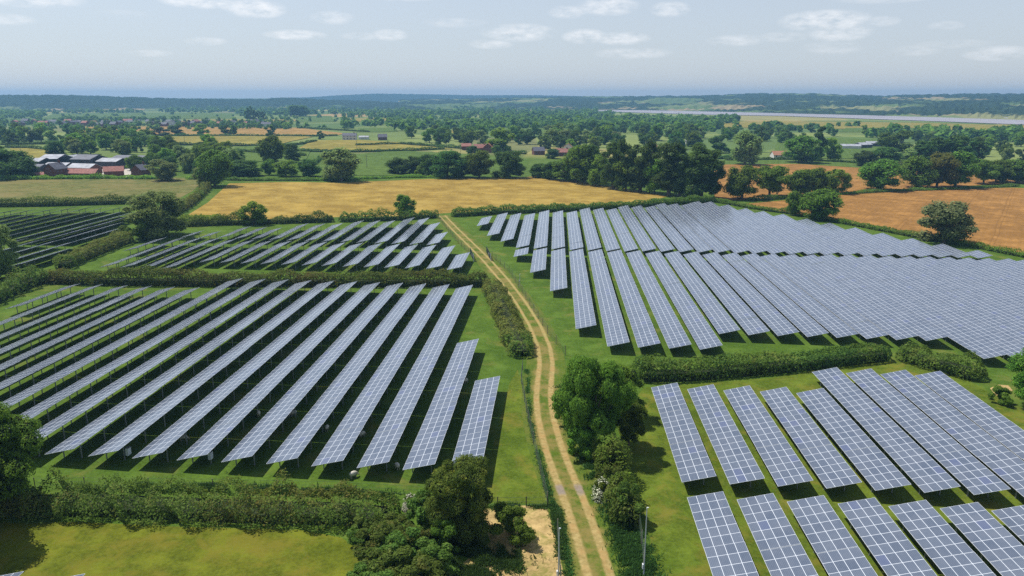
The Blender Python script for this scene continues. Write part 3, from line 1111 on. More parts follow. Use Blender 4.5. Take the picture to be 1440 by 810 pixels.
block(ef, 'the rear set of the middle left field', 'tables in the rear set of the middle left field')
# far left field, seen from behind
fn = [(-137.4, 177.5, 196.9), (-142.4, 168, 207.2), (-148.0, 168, 207.5), (-153.3, 180, 208.5), (-158.6, 186, 208.5)]
block(fn, 'the front set of the far left field', 'tables in the front set of the far left field', legs=1, frm='from the hedge')
ff = [(-142.1, 210.5, 229.5), (-147.6, 210.5, 240), (-152.2, 211, 252), (-160.6, 211, 265), (-155.9, 211, 262), (-166.6, 211.5, 276), (-172.4, 212, 274), (-177.6, 212, 273),
      (-183, 213, 270.5), (-188, 222, 267.5), (-193.6, 231, 264), (-199.3, 240, 264)]
ff.sort(key=lambda r: -r[0])
block(ff, 'the rear set of the far left field', 'tables in the rear set of the far left field', legs=1, frm='from the hedge')
# corner of another set at the bottom left
block([(-46.0, 37, 57.2), (-51.7, 37, 57.1), (-57.3, 37, 57.0)], 'the set whose ends poke into the paddock', 'tables at the paddock edge', frm='from the scrub')


# inverter cabinets hung on legs
def inverter(s, t, label):
    root = empty('inverter_box', (s, t, ground(s, t) + .55))
    tag(root, label, 'inverter', 'inverters under the left tables')
    b = MB()
    b.box((-.22, -.35, 0), (.12, .35, .95), 'white')
    b.build('cabinet', root)
    b = MB()
    b.box((-.235, -.30, .93), (.16, .34, 1.0), 'steel')
    b.build('rain_hood', root)


M['white'] = plain('white_paint', (0.72, 0.74, 0.76), .5, 0, .05)
M['pole_grey'] = plain('pole_grey', (0.42, 0.45, 0.48), .5, .2, .1)
M['black'] = plain('black_metal', (0.03, 0.03, 0.035), .5, 0, .2)
M['mesh_green'] = plain('green_fence_wire', (0.10, 0.14, 0.10), .6, .2, .2)
M['wood'] = plain('weathered_wood', (0.20, 0.17, 0.13), .9, 0, .3, 3)
inverter(-56.3 + 3.05, 83.6, 'white inverter box under the tenth table of the near left field')
inverter(-45.6 + 3.05, 83.4, 'white inverter box under the eighth table of the near left field')

# ------------------------------------------------------------------ hedges
hedge('hedge', [(-60, 716), (60, 716), (150, 716), (280, 722), (400, 726), (490, 728), (560, 736)], 5.6, 2.3, ('hedge', 'hedge_brown'), 'thick dark hedge between the near left tables and the yellow paddock', .26, 36, 3, rag=.45)
SCRUB = [(520, 752, 26, 46), (556, 758, 30, 50), (592, 772, 30, 46), (532, 784, 44, 56), (570, 796, 46, 62), (608, 806, 44, 56), (545, 822, 48, 60), (585, 836, 50, 62), (520, 846, 46, 56), (505, 764, 22, 30)]
hedge('hedge', [(60, 397), (150, 400), (240, 401), (400, 402), (560, 402), (690, 402)], 4.2, 3.3, ('hedge', 'hedge_brown'), 'long trimmed hedge between the near left and middle left solar fields', .42, 13, 5, rag=.3)
hedge('hedge', [(691, 404), (703, 432), (717, 464), (735, 505)], 4.8, 2.5, ('hedge_brown', 'hedge'), 'brownish hedge following the left side of the farm track', .36, 18, 6, rag=.3)
hedge('hedge', [(182, 340), (150, 352), (120, 364), (85, 380)], 4.4, 3.2, ('hedge_brown', 'hedge'), 'short flat-topped hedge slanting between middle left and far left solar fields', .42, 12, 7, rag=.25)
hedge('hedge', [(62, 396), (40, 403), (15, 414), (-30, 436)], 4.6, 3.6, ('hedge', 'hedge_brown'), 'dark hedge running off the left edge below the big left tree', .42, 12, 8, rag=.35)
hedge('hedge', [(-40, 291), (60, 290), (130, 288), (196, 286)], 4.0, 3.3, ('hedge',), 'dark hedge along the back of the far left solar field', .5, 8, 9, rag=.3)
hedge('hedge', [(228, 322), (270, 318), (330, 316), (400, 314), (470, 312)], 3.4, 3.2, ('hedge',), 'dark hedge between the wheat field and the middle left tables', .5, 9, 10, rag=.45)
hedge('hedge', [(476, 312), (520, 311), (570, 309), (616, 306)], 3.2, 2.8, ('hedge', 'hedge_brown'), 'lower gappy hedge from the small tree to the field gateway', .5, 9, 11, rag=.5)
hedge('hedge', [(635, 305), (700, 301), (800, 297), (900, 291), (1005, 284)], 3.4, 2.9, ('hedge',), 'long clipped hedge behind the big right solar field', .5, 9, 12, rag=.22)
hedge('hedge', [(1006, 284), (1060, 294), (1110, 301), (1167, 311), (1230, 323), (1292, 335), (1355, 345), (1440, 362), (1500, 373)], 2.6, 1.7, ('oak', 'hedge'), 'low green hedge between the big right solar field and the brown field', .45, 9, 13, rag=.3)
hedge('hedge', [(888, 534), (960, 533), (1043, 526), (1110, 520), (1170, 513), (1248, 504)], 3.8, 3.2, ('hedge', 'dark'), 'long dark hedge between the big right field and the near right tables', .36, 16, 14, rag=.25)
hedge('hedge', [(1262, 503), (1310, 516), (1345, 526), (1386, 536)], 5.0, 3.5, ('hedge', 'oak'), 'short rounded hedge right of the gap above the near right tables', .36, 16, 15, rag=.3)
hedge('hedge', [(293, 263), (283, 275), (268, 288), (248, 302)], 3.6, 3.0, ('hedge_brown', 'hedge'), 'pale hedge along the left edge of the golden field', .5, 9, 16, rag=.4)
hedge('reed_bank', [(242, 308), (280, 311), (318, 308)], 7, 1.6, ('light',), 'bright green rough bank beyond the willow bush', .6, 8, 17, cat='bank', rag=.3)
hedge('hedge', [(262, 252), (350, 254), (460, 254), (560, 250), (640, 249)], 4, 1.3, ('light', 'hedge'), 'low rough green hedge along the back of the golden field', .6, 7, 18, rag=.4)
hedge('hedge', [(-60, 254), (60, 252), (150, 251), (225, 252)], 5, 1.8, ('light',), 'rough grassy hedge in front of the farm', .6, 6, 19, rag=.4)
hedge('hedge', [(1052, 282), (1110, 279), (1170, 274), (1240, 270), (1340, 266), (1430, 262)], 4, 1.3, ('hedge', 'light'), 'low scrubby hedge under the oaks between the two brown fields', .6, 7, 20, rag=.5)
far_hedges = [
    ([(200, 203.5), (300, 205), (395, 206), (425, 203), (445, 199)], 'thin dark hedge below the left yellow field'),
    ([(405, 213), (480, 214.5), (565, 213), (625, 210)], 'thin dark hedge below the right yellow field'),
    ([(330, 213), (400, 218), (430, 220)], 'short dark hedge in the far green field left of the round tree'),
    ([(8, 207.5), (40, 209), (69, 211.5)], 'thin hedge above the small yellow field by the farm'),
    ([(0, 204), (60, 203), (85, 202)], 'far hedge behind the small yellow field'),
    ([(96, 190), (200, 191), (300, 191.5), (440, 192), (475, 191)], 'thin hedge between the orange strip and the yellow field'),
    ([(420, 180), (460, 182.5), (520, 186)], 'far hedge at the tip of the orange strip'),
    ([(565, 203), (620, 207), (700, 213), (740, 217)], 'hedge along the lane in front of the red-roofed cottages'),
    ([(1000, 200), (1040, 221), (1010, 224)], 'hedge by the garden of the orange-roofed bungalow'),
    ([(1020, 226), (1100, 225), (1190, 229), (1330, 242), (1420, 250)], 'dark hedge behind the upper brown field'),
    ([(480, 214), (455, 222), (440, 233)], 'short hedge running down beside the pale willow'),
    ([(500, 205), (560, 203), (600, 206)], 'far hedge above the right yellow field')]
for i, (pts, lb) in enumerate(far_hedges):
    hedge('hedge', pts, 3.2, 2.2, ('dark',), lb, .9, 2.6, 40 + i, rag=.4)

# ------------------------------------------------------------------ big near trees
px_tree(834, 636, 134, 92, 'open', 'big dark tree spreading over the right verge of the farm track', lod='hero', rot=1.1)
px_tree(884, 628, 66, 46, 'oak', 'smaller dark tree tucked under the big tree by the track', lod='near')
px_tree(650, 754, 108, 84, 'golden', 'dense round tree with sunlit top beside the dry clearing', lod='hero', rot=4.0)
px_tree(-78, 772, 165, 120, 'oak', 'tree just outside the frame throwing its shadow on the paddock corner', lod='near', rot=.7)
px_tree(-12, 716, 140, 106, 'oak', 'big tree cut by the left edge above the paddock', lod='hero', rot=2.2)
px_tree(716, 758, 46, 66, 'bush', 'dark rounded bush right of the round tree in the dry clearing', lod='near')
px_tree(602, 752, 60, 60, 'scrub', 'tangled dark bush on the left foot of the round tree', lod='near')
px_tree(625, 776, 46, 50, 'bush', 'low bush in front of the round tree', lod='near')
px_tree(872, 588, 74, 64, 'oak', 'tree with thinner crown behind the big tree by the track', lod='near')
hedge('overgrown_hedge', [(846, 648), (856, 672), (868, 700), (881, 728), (889, 748)], 3.4, 3.0, ('hedge', 'oak'), 'overgrown hedge running down the right verge to the camera pole', .3, 26, 22, rag=.5)
px_tree(858, 668, 40, 46, 'scrub', 'upper grey-green bush of the right verge hedge', lod='near')
px_tree(862, 690, 36, 42, 'scrub', 'middle grey-green bush of the right verge hedge', lod='near')
px_tree(880, 732, 52, 46, 'scrub', 'lower domed bush of the right verge hedge beside the pole', lod='near')
px_tree(820, 645, 50, 46, 'bush', 'bushy undergrowth at the track side of the big tree', lod='near')
px_tree(802, 600, 44, 40, 'bush', 'bright bush between the track and the big tree', lod='near')
px_tree(905, 528, 22, 44, 'bush', 'leafy bush where the long right hedge starts', lod='near')
px_tree(1455, 575, 80, 62, 'oak', 'green tree cut by the right edge near the brown patch', lod='near')
px_tree(1405, 566, 22, 30, 'bush', 'small bush by the bare brown patch at the right edge', lod='near')
px_tree(-2, 392, 78, 44, 'willow', 'grey-green tree at the left edge below the far left field', lod='near')
px_tree(222, 333, 62, 72, 'willow', 'large grey-green willow bush between the left solar fields', lod='near')
px_tree(195, 338, 34, 36, 'scrub', 'dark low bush at the foot of the grey-green willow', lod='near')
px_tree(357, 316, 32, 34, 'light', 'small round yellow-green tree in the hedge below the golden field')
px_tree(570, 306, 32, 28, 'oak', 'small open tree in the hedge left of the gateway')


for px_, py_, hp, wp in SCRUB:
    px_tree(px_, py_, hp, wp * 1.15, 'scrub', 'green bramble bush in the scrub at the corner of the paddock', lod='near', group='bramble bushes at the paddock corner')


def verge(name, quads_at, mat, label, n, hmin, hmax, seed, wid=1.0, kind='stuff'):
    """upright blades over a strip of ground"""
    rng = np.random.default_rng(seed)
    line = resample([at(*p)[:2] for p in quads_at], .5)
    arr = np.array([[p.x, p.y] for p in line])
    seg = np.linalg.norm(np.diff(arr, axis=0), axis=1)
    cum = np.concatenate([[0], np.cumsum(seg)])
    t = rng.uniform(0, cum[-1], n)
    x = np.interp(t, cum, arr[:, 0]) + rng.normal(0, wid / 2.2, n)
    y = np.interp(t, cum, arr[:, 1]) + rng.normal(0, wid / 3, n)
    cl = lump(np.stack([x, y, x * 0], 1), seed, .9)
    keep = cl > -.25
    x, y, cl = x[keep], y[keep], cl[keep]
    n = len(x)
    g = np.array([ground(a, b) for a, b in zip(x, y)])
    h = rng.uniform(hmin, hmax, n) * (.7 + .5 * cl)
    an = rng.uniform(0, 6.28, n)
    wd = rng.uniform(.03, .08, n)
    lx, ly = rng.normal(0, .16, n), rng.normal(0, .16, n)
    A = np.stack([x - np.cos(an) * wd, y - np.sin(an) * wd, g], 1)
    B = np.stack([x + np.cos(an) * wd, y + np.sin(an) * wd, g], 1)
    Cc = np.stack([x + lx + np.cos(an) * wd * .4, y + ly + np.sin(an) * wd * .4, g + h], 1)
    D = np.stack([x + lx - np.cos(an) * wd * .6, y + ly - np.sin(an) * wd * .6, g + h * .9], 1)
    o = link(bpy.data.objects.new(name, quad_mesh(name, np.stack([A, B, Cc, D], 1), [mat], None, rng.random(n))))
    tag(o, label, 'grass', kind=kind)


verge('verge_grass', [(800, 545), (806, 580), (822, 620), (842, 660), (862, 700), (878, 740), (896, 790), (908, 840)], 'verge', 'lush tall green grass on the right verge of the farm track', 60000, .25, .6, 3, 1.9)
verge('verge_grass', [(741, 520), (742, 560), (748, 600), (757, 640), (770, 690), (785, 730), (796, 770), (802, 820), (806, 850)], 'verge', 'rough grass strip between the fence and the farm track', 7000, .12, .3, 4, .5)
verge('verge_grass', [(560, 700), (480, 694), (300, 688), (100, 690)], 'verge', 'tall grass along the back of the paddock hedge', 26000, .3, .7, 5, 1.2)
verge('scrub_grass', [(590, 790), (640, 778), (680, 790), (650, 830)], 'verge', 'dark green tussocks in front of the round tree', 16000, .3, .7, 6, 3.0)
verge('verge_grass', [(690, 714), (735, 712), (782, 714), (789, 760), (794, 810)], 'verge', 'green weeds fringing the dry clearing', 5000, .12, .4, 9, .8)
verge('verge_grass', [(735, 790), (700, 800), (720, 770)], 'verge', 'green weeds growing through the dry clearing', 3500, .2, .5, 8, 2.0)

# white flowering elder bushes
for px_, py_, hp, wp, lb in ((846, 702, 30, 28, 'elder bush covered in white flowers on the right verge'), (806, 570, 26, 18, 'white-flowering shrub on the track side of the big tree'), (818, 606, 22, 26, 'pale blossom shrub below the big tree'), (578, 716, 22, 24, 'pale flowering spray beside the round tree')):
    t = px_tree(px_, py_, hp, wp, 'bush', lb, lod='near', name='flowering_bush', cat='bush')
    x, y, z = at(px_, py_)
    hm, wm = height_for(x, y, z, py_ - hp), wp / px_per_m(x, y)
    rng = np.random.default_rng(int(px_))
    d = sphere_dirs(1300, rng)
    d[:, 2] = np.abs(d[:, 2])
    keepb = lump(d * 3, 5, 1.6) > -.1
    d = d[keepb]
    P = d * np.array([wm / 2 * 1.04, wm / 2 * 1.04, hm * 1.02]) * rng.uniform(.8, 1.05, (len(d), 1))
    me = quad_mesh('blossom', leaf_quads(P, d + np.array([0, 0, .6]), .20, rng, .6), ['blossom'], None, rng.random(len(d)))
    o = link(bpy.data.objects.new('blossom', me), t)
    t.rotation_euler.z = 0
    o.scale = (1 / t.scale.x, 1 / t.scale.y, 1 / t.scale.z)

# ------------------------------------------------------------------ middle-distance trees, each with its place
MT = [
    (480, 255, 47, 48, 'willow', 'large pale grey-green tree standing alone at the back of the golden field'),
    (302, 262, 50, 40, 'oak', 'tall dark tree at the top left corner of the golden field'),
    (291, 262, 32, 26, 'willow', 'slim pale tree left of the tall dark corner tree'),
    (228, 254, 30, 32, 'willow', 'round grey-green tree right of the farm'),
    (382, 233, 42, 32, 'oak', 'big round tree standing in the far green field'),
    (411, 228, 26, 20, 'round', 'smaller round tree beside the big tree in the far green field'),
    (379, 246, 22, 18, 'oak', 'green tree in the hedge below the big far round tree'),
    (402, 248, 22, 28, 'light', 'leafy bright tree in the far hedge near the pale grey-green tree'),
    (435, 248, 24, 28, 'round', 'dark round tree in the far hedge near the pale grey-green tree'),
    (345, 247, 22, 40, 'round', 'broad low dark tree in the hedge behind the golden field'),
    (330, 228, 18, 24, 'round', 'round tree in the far green field left of the big one'),
    (560, 244, 22, 30, 'round', 'leftmost of the dark row of trees behind the golden field'),
    (583, 244, 24, 30, 'round', 'low dark tree second in the row behind the golden field'),
    (605, 247, 30, 28, 'round', 'dark tree third in the row behind the golden field'),
    (629, 250, 38, 42, 'round', 'large dark tree in the middle of the row behind the golden field'),
    (650, 249, 28, 26, 'dark2', 'small dark tree wedged in the row behind the golden field'),
    (674, 250, 38, 38, 'oak', 'green round tree fifth in the row behind the golden field'),
    (713, 250, 37, 40, 'round', 'rightmost dark tree of the row, beside the field gateway'),
    (590, 247, 14, 12, 'light', 'small bright shrub before the dark tree row'),
    (758, 250, 20, 24, 'round', 'low dark tree right of the golden field gateway'),
    (775, 252, 24, 26, 'round', 'second dark tree right of the golden field gateway'),
    (797, 254, 32, 34, 'oak', 'green round tree right of the gateway'),
    (822, 258, 54, 40, 'oak', 'tall green tree in the belt above the golden field'),
    (843, 262, 44, 24, 'light', 'brighter slim tree in the belt above the golden field'),
    (862, 266, 66, 26, 'tall', 'tall dark poplar near the middle of the belt'),
    (880, 268, 46, 26, 'light', 'yellowish green tree between the tall dark poplars'),
    (900, 270, 66, 32, 'tall', 'tall dark tree with brownish top in the belt'),
    (920, 272, 48, 24, 'light', 'green tree with bright lower branches in the belt'),
    (940, 275, 74, 34, 'tall', 'tallest dark poplar of the belt'),
    (966, 276, 48, 30, 'willow', 'pale green feathery tree near the right end of the belt'),
    (985, 278, 76, 40, 'tall', 'tall dark tree near the right end of the belt'),
    (809, 256, 40, 22, 'tall', 'upright dark tree between the two green ones at the left of the belt'),
    (833, 260, 56, 20, 'tall', 'narrow dark tree behind the tall green tree of the belt'),
    (874, 268, 72, 20, 'tall', 'slim dark tree right of the middle poplar of the belt'),
    (911, 271, 74, 22, 'tall', 'slim dark tree behind the brownish-topped one of the belt'),
    (955, 276, 70, 24, 'tall', 'dark tree between the tallest poplar and the feathery tree'),
    (974, 277, 62, 22, 'light', 'bright upright tree near the right end of the belt'),
    (1001, 278, 58, 22, 'tall', 'dark tree closing the right end of the belt'),
    (1043, 280, 46, 44, 'oak', 'dark ivy-clad oak first on the right brown field'),
    (1082, 276, 42, 48, 'open', 'open-crowned oak with bare branches on the brown field'),
    (1125, 276, 38, 38, 'oak', 'oak in the middle of the line on the brown field'),
    (1146, 274, 38, 30, 'oak', 'narrow oak right of the middle one on the brown field'),
    (1175, 272, 34, 32, 'light', 'bright round tree ending the first line on the brown field'),
    (1117, 303, 34, 22, 'oak', 'slender leaning tree on the solar field boundary'),
    (1152, 309, 42, 46, 'oak', 'dense round oak on the boundary of the big right solar field'),
    (1327, 342, 58, 58, 'pale', 'bushy olive-green tree standing over the edge of the brown field'),
    (1236, 267, 42, 46, 'oak', 'single round oak between the brown fields'),
    (1290, 264, 44, 40, 'oak', 'first oak of the right-hand clump on the brown field'),
    (1317, 264, 48, 38, 'olive', 'brownish oak in the right-hand clump'),
    (1343, 263, 50, 44, 'oak', 'big dark oak in the right-hand clump'),
    (1383, 259, 34, 32, 'open', 'thin open tree right of the clump on the brown field'),
    (1400, 257, 32, 30, 'oak', 'small oak near the right edge of the brown field'),
    (1430, 257, 32, 40, 'oak', 'dark oak at the right edge of the photo'),
    (1047, 232, 48, 38, 'willow', 'tall grey-green willow beyond the brown field'),
    (1127, 229, 38, 44, 'oak', 'big domed tree beyond the brown field'),
    (1152, 226, 48, 13, 'poplar', 'thin dark poplar right of the big domed tree'),
    (1067, 214, 36, 9, 'poplar', 'thin poplar left of the orange-roofed bungalow'),
    (1108, 208, 22, 8, 'poplar', 'small thin poplar above the big domed tree'),
    (1168, 226, 32, 26, 'light', 'pale slender tree right of the thin poplar'),
    (1218, 234, 22, 30, 'round', 'dark tree in front of the grey farm sheds'),
    (1242, 235, 28, 34, 'round', 'dark round tree right of the grey farm sheds'),
    (1258, 222, 38, 40, 'round', 'large dark tree behind the grey farm sheds'),
    (1278, 230, 22, 36, 'willow', 'pale bushy tree right of the farm sheds'),
    (1012, 215, 26, 26, 'round', 'dark purple-green tree at the end of the belt'),
    (380, 192, 16, 14, 'round', 'small round tree on the orange strip below the village'),
    (451, 196, 12, 10, 'round', 'lone small dark tree at the tip of the yellow field'),
    (250, 190, 15, 18, 'round', 'left tree of the line on the orange strip'),
    (283, 190, 16, 18, 'light', 'light tree of the line on the orange strip'),
    (318, 190, 15, 14, 'round', 'third tree of the line on the orange strip'),
    (328, 190, 14, 12, 'oak', 'fourth tree of the line on the orange strip'),
    (225, 191, 12, 24, 'round', 'wide low tree at the left of the orange strip'),
    (706, 214, 34, 36, 'light', 'yellow-green round tree beside the red-roofed cottages'),
    (5, 250, 40, 60, 'round', 'dark trees edge at the left of the farm'),
    (35, 250, 28, 34, 'round', 'dark round tree left of the farm sheds'),
    (190, 240, 22, 20, 'oak', 'green tree in the farm yard before the grey barn'),
    (664, 217, 12, 16, 'round', 'small dark tree in front of the long red-roofed cottage'),
    (698, 218, 14, 14, 'oak', 'small tree in front of the orange-roofed cottage'),
    (777, 223, 14, 18, 'round', 'dark tree between the brown roof and the wide pinkish roof'),
    (806, 224, 16, 14, 'oak', 'small tree by the end of the wide pinkish roof'),
    (79, 222, 24, 20, 'round', 'dark tree behind the farm barns at their left'),
]
for r in MT:
    px_, py_, hp, wp, kd, lb = r
    if kd == 'dark2':
        kd = 'round'
    px_tree(px_, py_, hp, wp * (1.3 if 795 < px_ < 1010 else 1.1), kd, lb, rot=None)

# tall dark poplar plantation
k = 0
PRr = random.Random(3)
for i in range(16):
    px_ = 1290 + i * 5.6 + PRr.uniform(-1, 1)
    px_tree(px_, 236 + PRr.uniform(-3, 2), 40 + PRr.uniform(-4, 4), 15, 'poplar' if i % 3 else 'tall', 'tall dark poplar standing close in the plantation behind the right oaks', group='poplars of the dark plantation')


def scatter(poly, n, hr, kinds, label, group, seed, sep=9):
    rr = random.Random(seed)
    xs = [p[0] for p in poly]
    ys = [p[1] for p in poly]
    placed, tries = [], 0
    while len(placed) < n and tries < 6000:
        tries += 1
        px_, py_ = rr.uniform(min(xs), max(xs)), rr.uniform(min(ys), max(ys))
        inside = False
        j = len(poly) - 1
        for i in range(len(poly)):
            if (poly[i][1] > py_) != (poly[j][1] > py_) and px_ < (poly[j][0] - poly[i][0]) * (py_ - poly[i][1]) / (poly[j][1] - poly[i][1]) + poly[i][0]:
                inside = not inside
            j = i
        if not inside:
            continue
        x, y, z = at(px_, py_)
        if in_clearing(x, y):
            continue
        if any((x - a) ** 2 + (y - b) ** 2 < sep * sep for a, b in placed):
            continue
        placed.append((x, y))
        h = rr.uniform(*hr)
        kd = rr.choice(kinds)
        put_tree(x, y, h * (1.15 if kd == 'tall' else 1), h * rr.uniform(.8, 1.15) * (.55 if kd == 'tall' else 1), kd, label, group)


KS = ('round', 'oak', 'round', 'oak', 'light', 'willow')
scatter([(-20, 186), (90, 192), (200, 194), (215, 204), (150, 205), (80, 203), (-20, 204)], 36, (9, 15), KS, 'leafy tree in the wooded belt beyond the farm', 'trees in the wooded belt beyond the farm', 1, 10)
scatter([(80, 206), (200, 200), (215, 212), (205, 219), (90, 219)], 22, (9, 13), KS, 'leafy tree in the copse right behind the barns', 'trees in the copse behind the barns', 2, 9)
scatter([(205, 214), (255, 210), (325, 214), (335, 235), (330, 249), (240, 248), (210, 232)], 26, (8, 14), KS, 'leafy tree in the thicket between farm and golden field', 'trees in the thicket right of the farm', 3, 9)
scatter([(-40, 206), (18, 208), (24, 230), (14, 248), (-40, 250)], 9, (10, 15), ('round', 'oak'), 'dark tree in the wood at the left edge by the farm', 'trees of the wood at the left edge', 4, 11)
scatter([(560, 192), (640, 190), (735, 190), (745, 208), (640, 206), (575, 203)], 30, (10, 15), KS, 'leafy tree in the wood behind the red-roofed cottages', 'trees in the wood behind the cottages', 5, 13)
scatter([(735, 188), (1000, 184), (1005, 215), (880, 222), (760, 214)], 62, (10, 17), KS + ('tall',), 'leafy tree in the broad wood above the poplar belt', 'trees in the broad wood above the belt', 6, 13)
scatter([(1005, 186), (1200, 185), (1200, 197), (1080, 205), (1010, 208)], 26, (9, 14), KS, 'leafy tree in the wooded strip beyond the willow', 'trees in the wooded strip beyond the willow', 7, 14)
scatter([(1360, 205), (1500, 205), (1500, 235), (1400, 240), (1370, 225)], 16, (9, 14), KS, 'leafy tree in the scrubland at the right edge', 'trees in the scrubland at the right edge', 8, 12)
scatter([(1200, 187), (1440, 195), (1500, 204), (1380, 204), (1240, 200)], 18, (8, 13), KS, 'leafy tree on the plain before the river', 'trees on the plain before the river', 9, 15)


# ------------------------------------------------------------------ far woods and hills
def far_clumps(name, items, seed, label, mats=('dark',)):
    rng = np.random.default_rng(seed)
    Q = []
    for (x, y, z, h, wd) in items:
        k = 26
        d = sphere_dirs(k, rng)
        d[:, 2] = np.abs(d[:, 2]) * 1.0
        P = np.stack([x + d[:, 0] * wd * .42, y + d[:, 1] * wd * .42, z + h * .18 + d[:, 2] * h * .72], 1)
        Q.append(leaf_quads(P, d + np.array([0, 0, .3]), max(wd * .62, 4), rng, .45))
    Q = np.concatenate(Q)
    o = link(bpy.data.objects.new(name, quad_mesh(name, Q, list(mats), (rng.random(len(Q)) * len(mats)).astype(int), None)))
    tag(o, label, 'woodland', kind='stuff')


def polar(px, r):
    dx, dy, dz = px_dir(px, 136.5)
    L = math.hypot(dx, dy)
    return dx / L * r, dy / L * r


fr = random.Random(21)
items = []
# hedgerows and belts over the plain
for _ in range(300):
    px0 = fr.uniform(-150, 1600)
    r = 1150 * (3.3 ** fr.random())
    x, y = polar(px0, r)
    if px0 > 820:
        # leave the river and its bare bank open
        rs = 45.0 / ((155 + (px0 - 820) * .0335 + 7 - 136.5) / 1087)
        if r > rs * .93 and r < 45.0 / ((155 + (px0 - 820) * .018 - 136.5) / 1087) * 1.05:
            continue
    ang = fr.choice((fr.gauss(0, .18), fr.gauss(1.2, .3)))
    n = fr.randint(5, 26)
    sp_ = fr.uniform(9, 17)
    for i in range(n):
        xx, yy = x + math.cos(ang) * sp_ * (i - n / 2) + fr.gauss(0, 3), y + math.sin(ang) * sp_ * (i - n / 2) + fr.gauss(0, 3)
        rr_ = math.hypot(xx, yy)
        if px0 > 820 and rr_ > rs * .96 and rr_ < 3000:
            continue
        if rr_ < 1080 or (in_clearing(xx, yy) and i % 6):
            continue
        h = fr.uniform(3, 10)
        items.append((xx, yy, ground(xx, yy), h, h * fr.uniform(.9, 1.5)))
# denser woods centre and left
for (xa, xb, ra, rb, n) in ((480, 860, 1150, 2300, 380), (0, 420, 2300, 3400, 380), (-150, 480, 2100, 2300, 260), (430, 840, 2300, 3900, 260), (860, 1040, 1150, 1500, 160), (1230, 1700, 1000, 1130, 90), (560, 1000, 1020, 1200, 120), (840, 1040, 1520, 1640, 60), (1080, 1500, 1130, 1190, 36)):
    for _ in range(n):
        x, y = polar(fr.uniform(xa, xb), fr.uniform(ra, rb))
        if in_clearing(x, y):
            continue
        h = fr.uniform(7, 14)
        items.append((x, y, ground(x, y), h, h * fr.uniform(1, 1.6)))
far_clumps('distant_woodland', items, 5, 'blue-green hedgerow trees and woods over the far plain', ('dark', 'oak'))
# poplar block and shelter belt near the village
items = []
for i in range(40):
    x, y = polar(407 + (i % 10) * 2.4, 1900 + (i // 10) * 14)
    items.append((x, y, 0, 27, 16))
far_clumps('distant_plantation', items, 6, 'square dark plantation beyond the village')
for i, (px_, h) in enumerate(((346, 26), (350, 29), (355, 23), (361, 20), (368, 19))):
    x, y = polar(px_, 1500)
    put_tree(x, y, h, 11, 'tall', 'tall dark tree of the row behind the village', 'tall dark trees behind the village')


def hill(name, ridge, r0, r1, r2, mat, seed, nx=260, nr=26, rough=5):
    """a hill range: rises from r0 to its ridge at r1 and falls to r2; ridge lists (photo x, photo y of the skyline)"""
    rr = np.random.default_rng(seed)
    xs = np.linspace(ridge[0][0], ridge[-1][0], nx)
    ys = np.interp(xs, [p[0] for p in ridge], [p[1] for p in ridge])
    V, Fc = [], []
    for j in range(nr):
        q = j / (nr - 1)
        for i in range(nx):
            ra, rb, rc = (r0(xs[i]) if callable(r0) else r0), r1, r2
            if q < .7:
                t = q / .7
                r = ra + (rb - ra) * t
                hh = t * t * (3 - 2 * t)
                hh = hh ** .75
            else:
                t = (q - .7) / .3
                r = rb + (rc - rb) * t
                hh = 1 - t * t * (3 - 2 * t)
            x, y = polar(xs[i], r)
            top = CAM_H + (136.5 - ys[i]) / 1087 * rb
            bump = math.sin(x * .0031 + seed) * math.sin(y * .0027 + 1.3 * seed) * .16 + math.sin(x * .0083 + y * .006) * .06
            z = hh * top * (1 + bump * (1 - hh) * .8) + (rr.uniform(-1, 1) * rough if .05 < hh else 0)
            V.append((x, y, z - (3 if hh < .01 else 0)))
    for j in range(nr - 1):
        for i in range(nx - 1):
            Fc.append((j * nx + i, j * nx + i + 1, (j + 1) * nx + i + 1, (j + 1) * nx + i))
    me = bpy.data.meshes.new(name)
    me.from_pydata(V, [], Fc)
    me.materials.append(M[mat])
    tag(link(bpy.data.objects.new(name, me)), kind='structure')


def hill_material(name, wood):
    m, nt, b = new_mat(name)
    p = pos(nt)
    vo = nt.nodes.new('ShaderNodeTexVoronoi')
    vo.inputs['Randomness'].default_value = .8
    vo.inputs['Scale'].default_value = 1
    nt.links.new(scaled(nt, p, (1 / 210, 1 / 330, 1 / 120), .4), vo.inputs['Vector'])
    sp = nt.nodes.new('ShaderNodeSeparateXYZ')
    nt.links.new(vo.outputs['Color'], sp.inputs[0])
    cr = nt.nodes.new('ShaderNodeValToRGB')
    cr.color_ramp.interpolation = 'CONSTANT'
    el = cr.color_ramp.elements
    stops = [(0, (.10, .15, .05)), (.3, (.16, .20, .07)), (.5, (.24, .24, .10)), (.66, (.12, .17, .05)), (.85, (.30, .24, .13))]
    while len(el) < len(stops):
        el.new(.5)
    for e, (q, c) in zip(el, stops):
        e.position = q
        e.color = (*c, 1)
    nt.links.new(sp.outputs[0], cr.inputs[0])
    n = noise(nt, scaled(nt, p, (1, .7, 1)), .0032, 7, .62, .6)
    s3 = nt.nodes.new('ShaderNodeSeparateXYZ')
    nt.links.new(p, s3.inputs[0])
    n = mnode(nt, 'ADD', n, mnode(nt, 'MULTIPLY', s3.outputs[2], wood))
    mask = ramp(nt, n, .47, .52)
    tex = noise(nt, p, .05, 4, .7)
    woodc = mixcol(nt, ramp(nt, tex, .35, .65), (.016, .030, .014), (.045, .07, .028))
    nt.links.new(mixcol(nt, mask, cr.outputs[0], woodc), b.inputs['Base Color'])
    b.inputs['Roughness'].default_value = 1
    b.inputs['Specular IOR Level'].default_value = 0
    M[name] = m


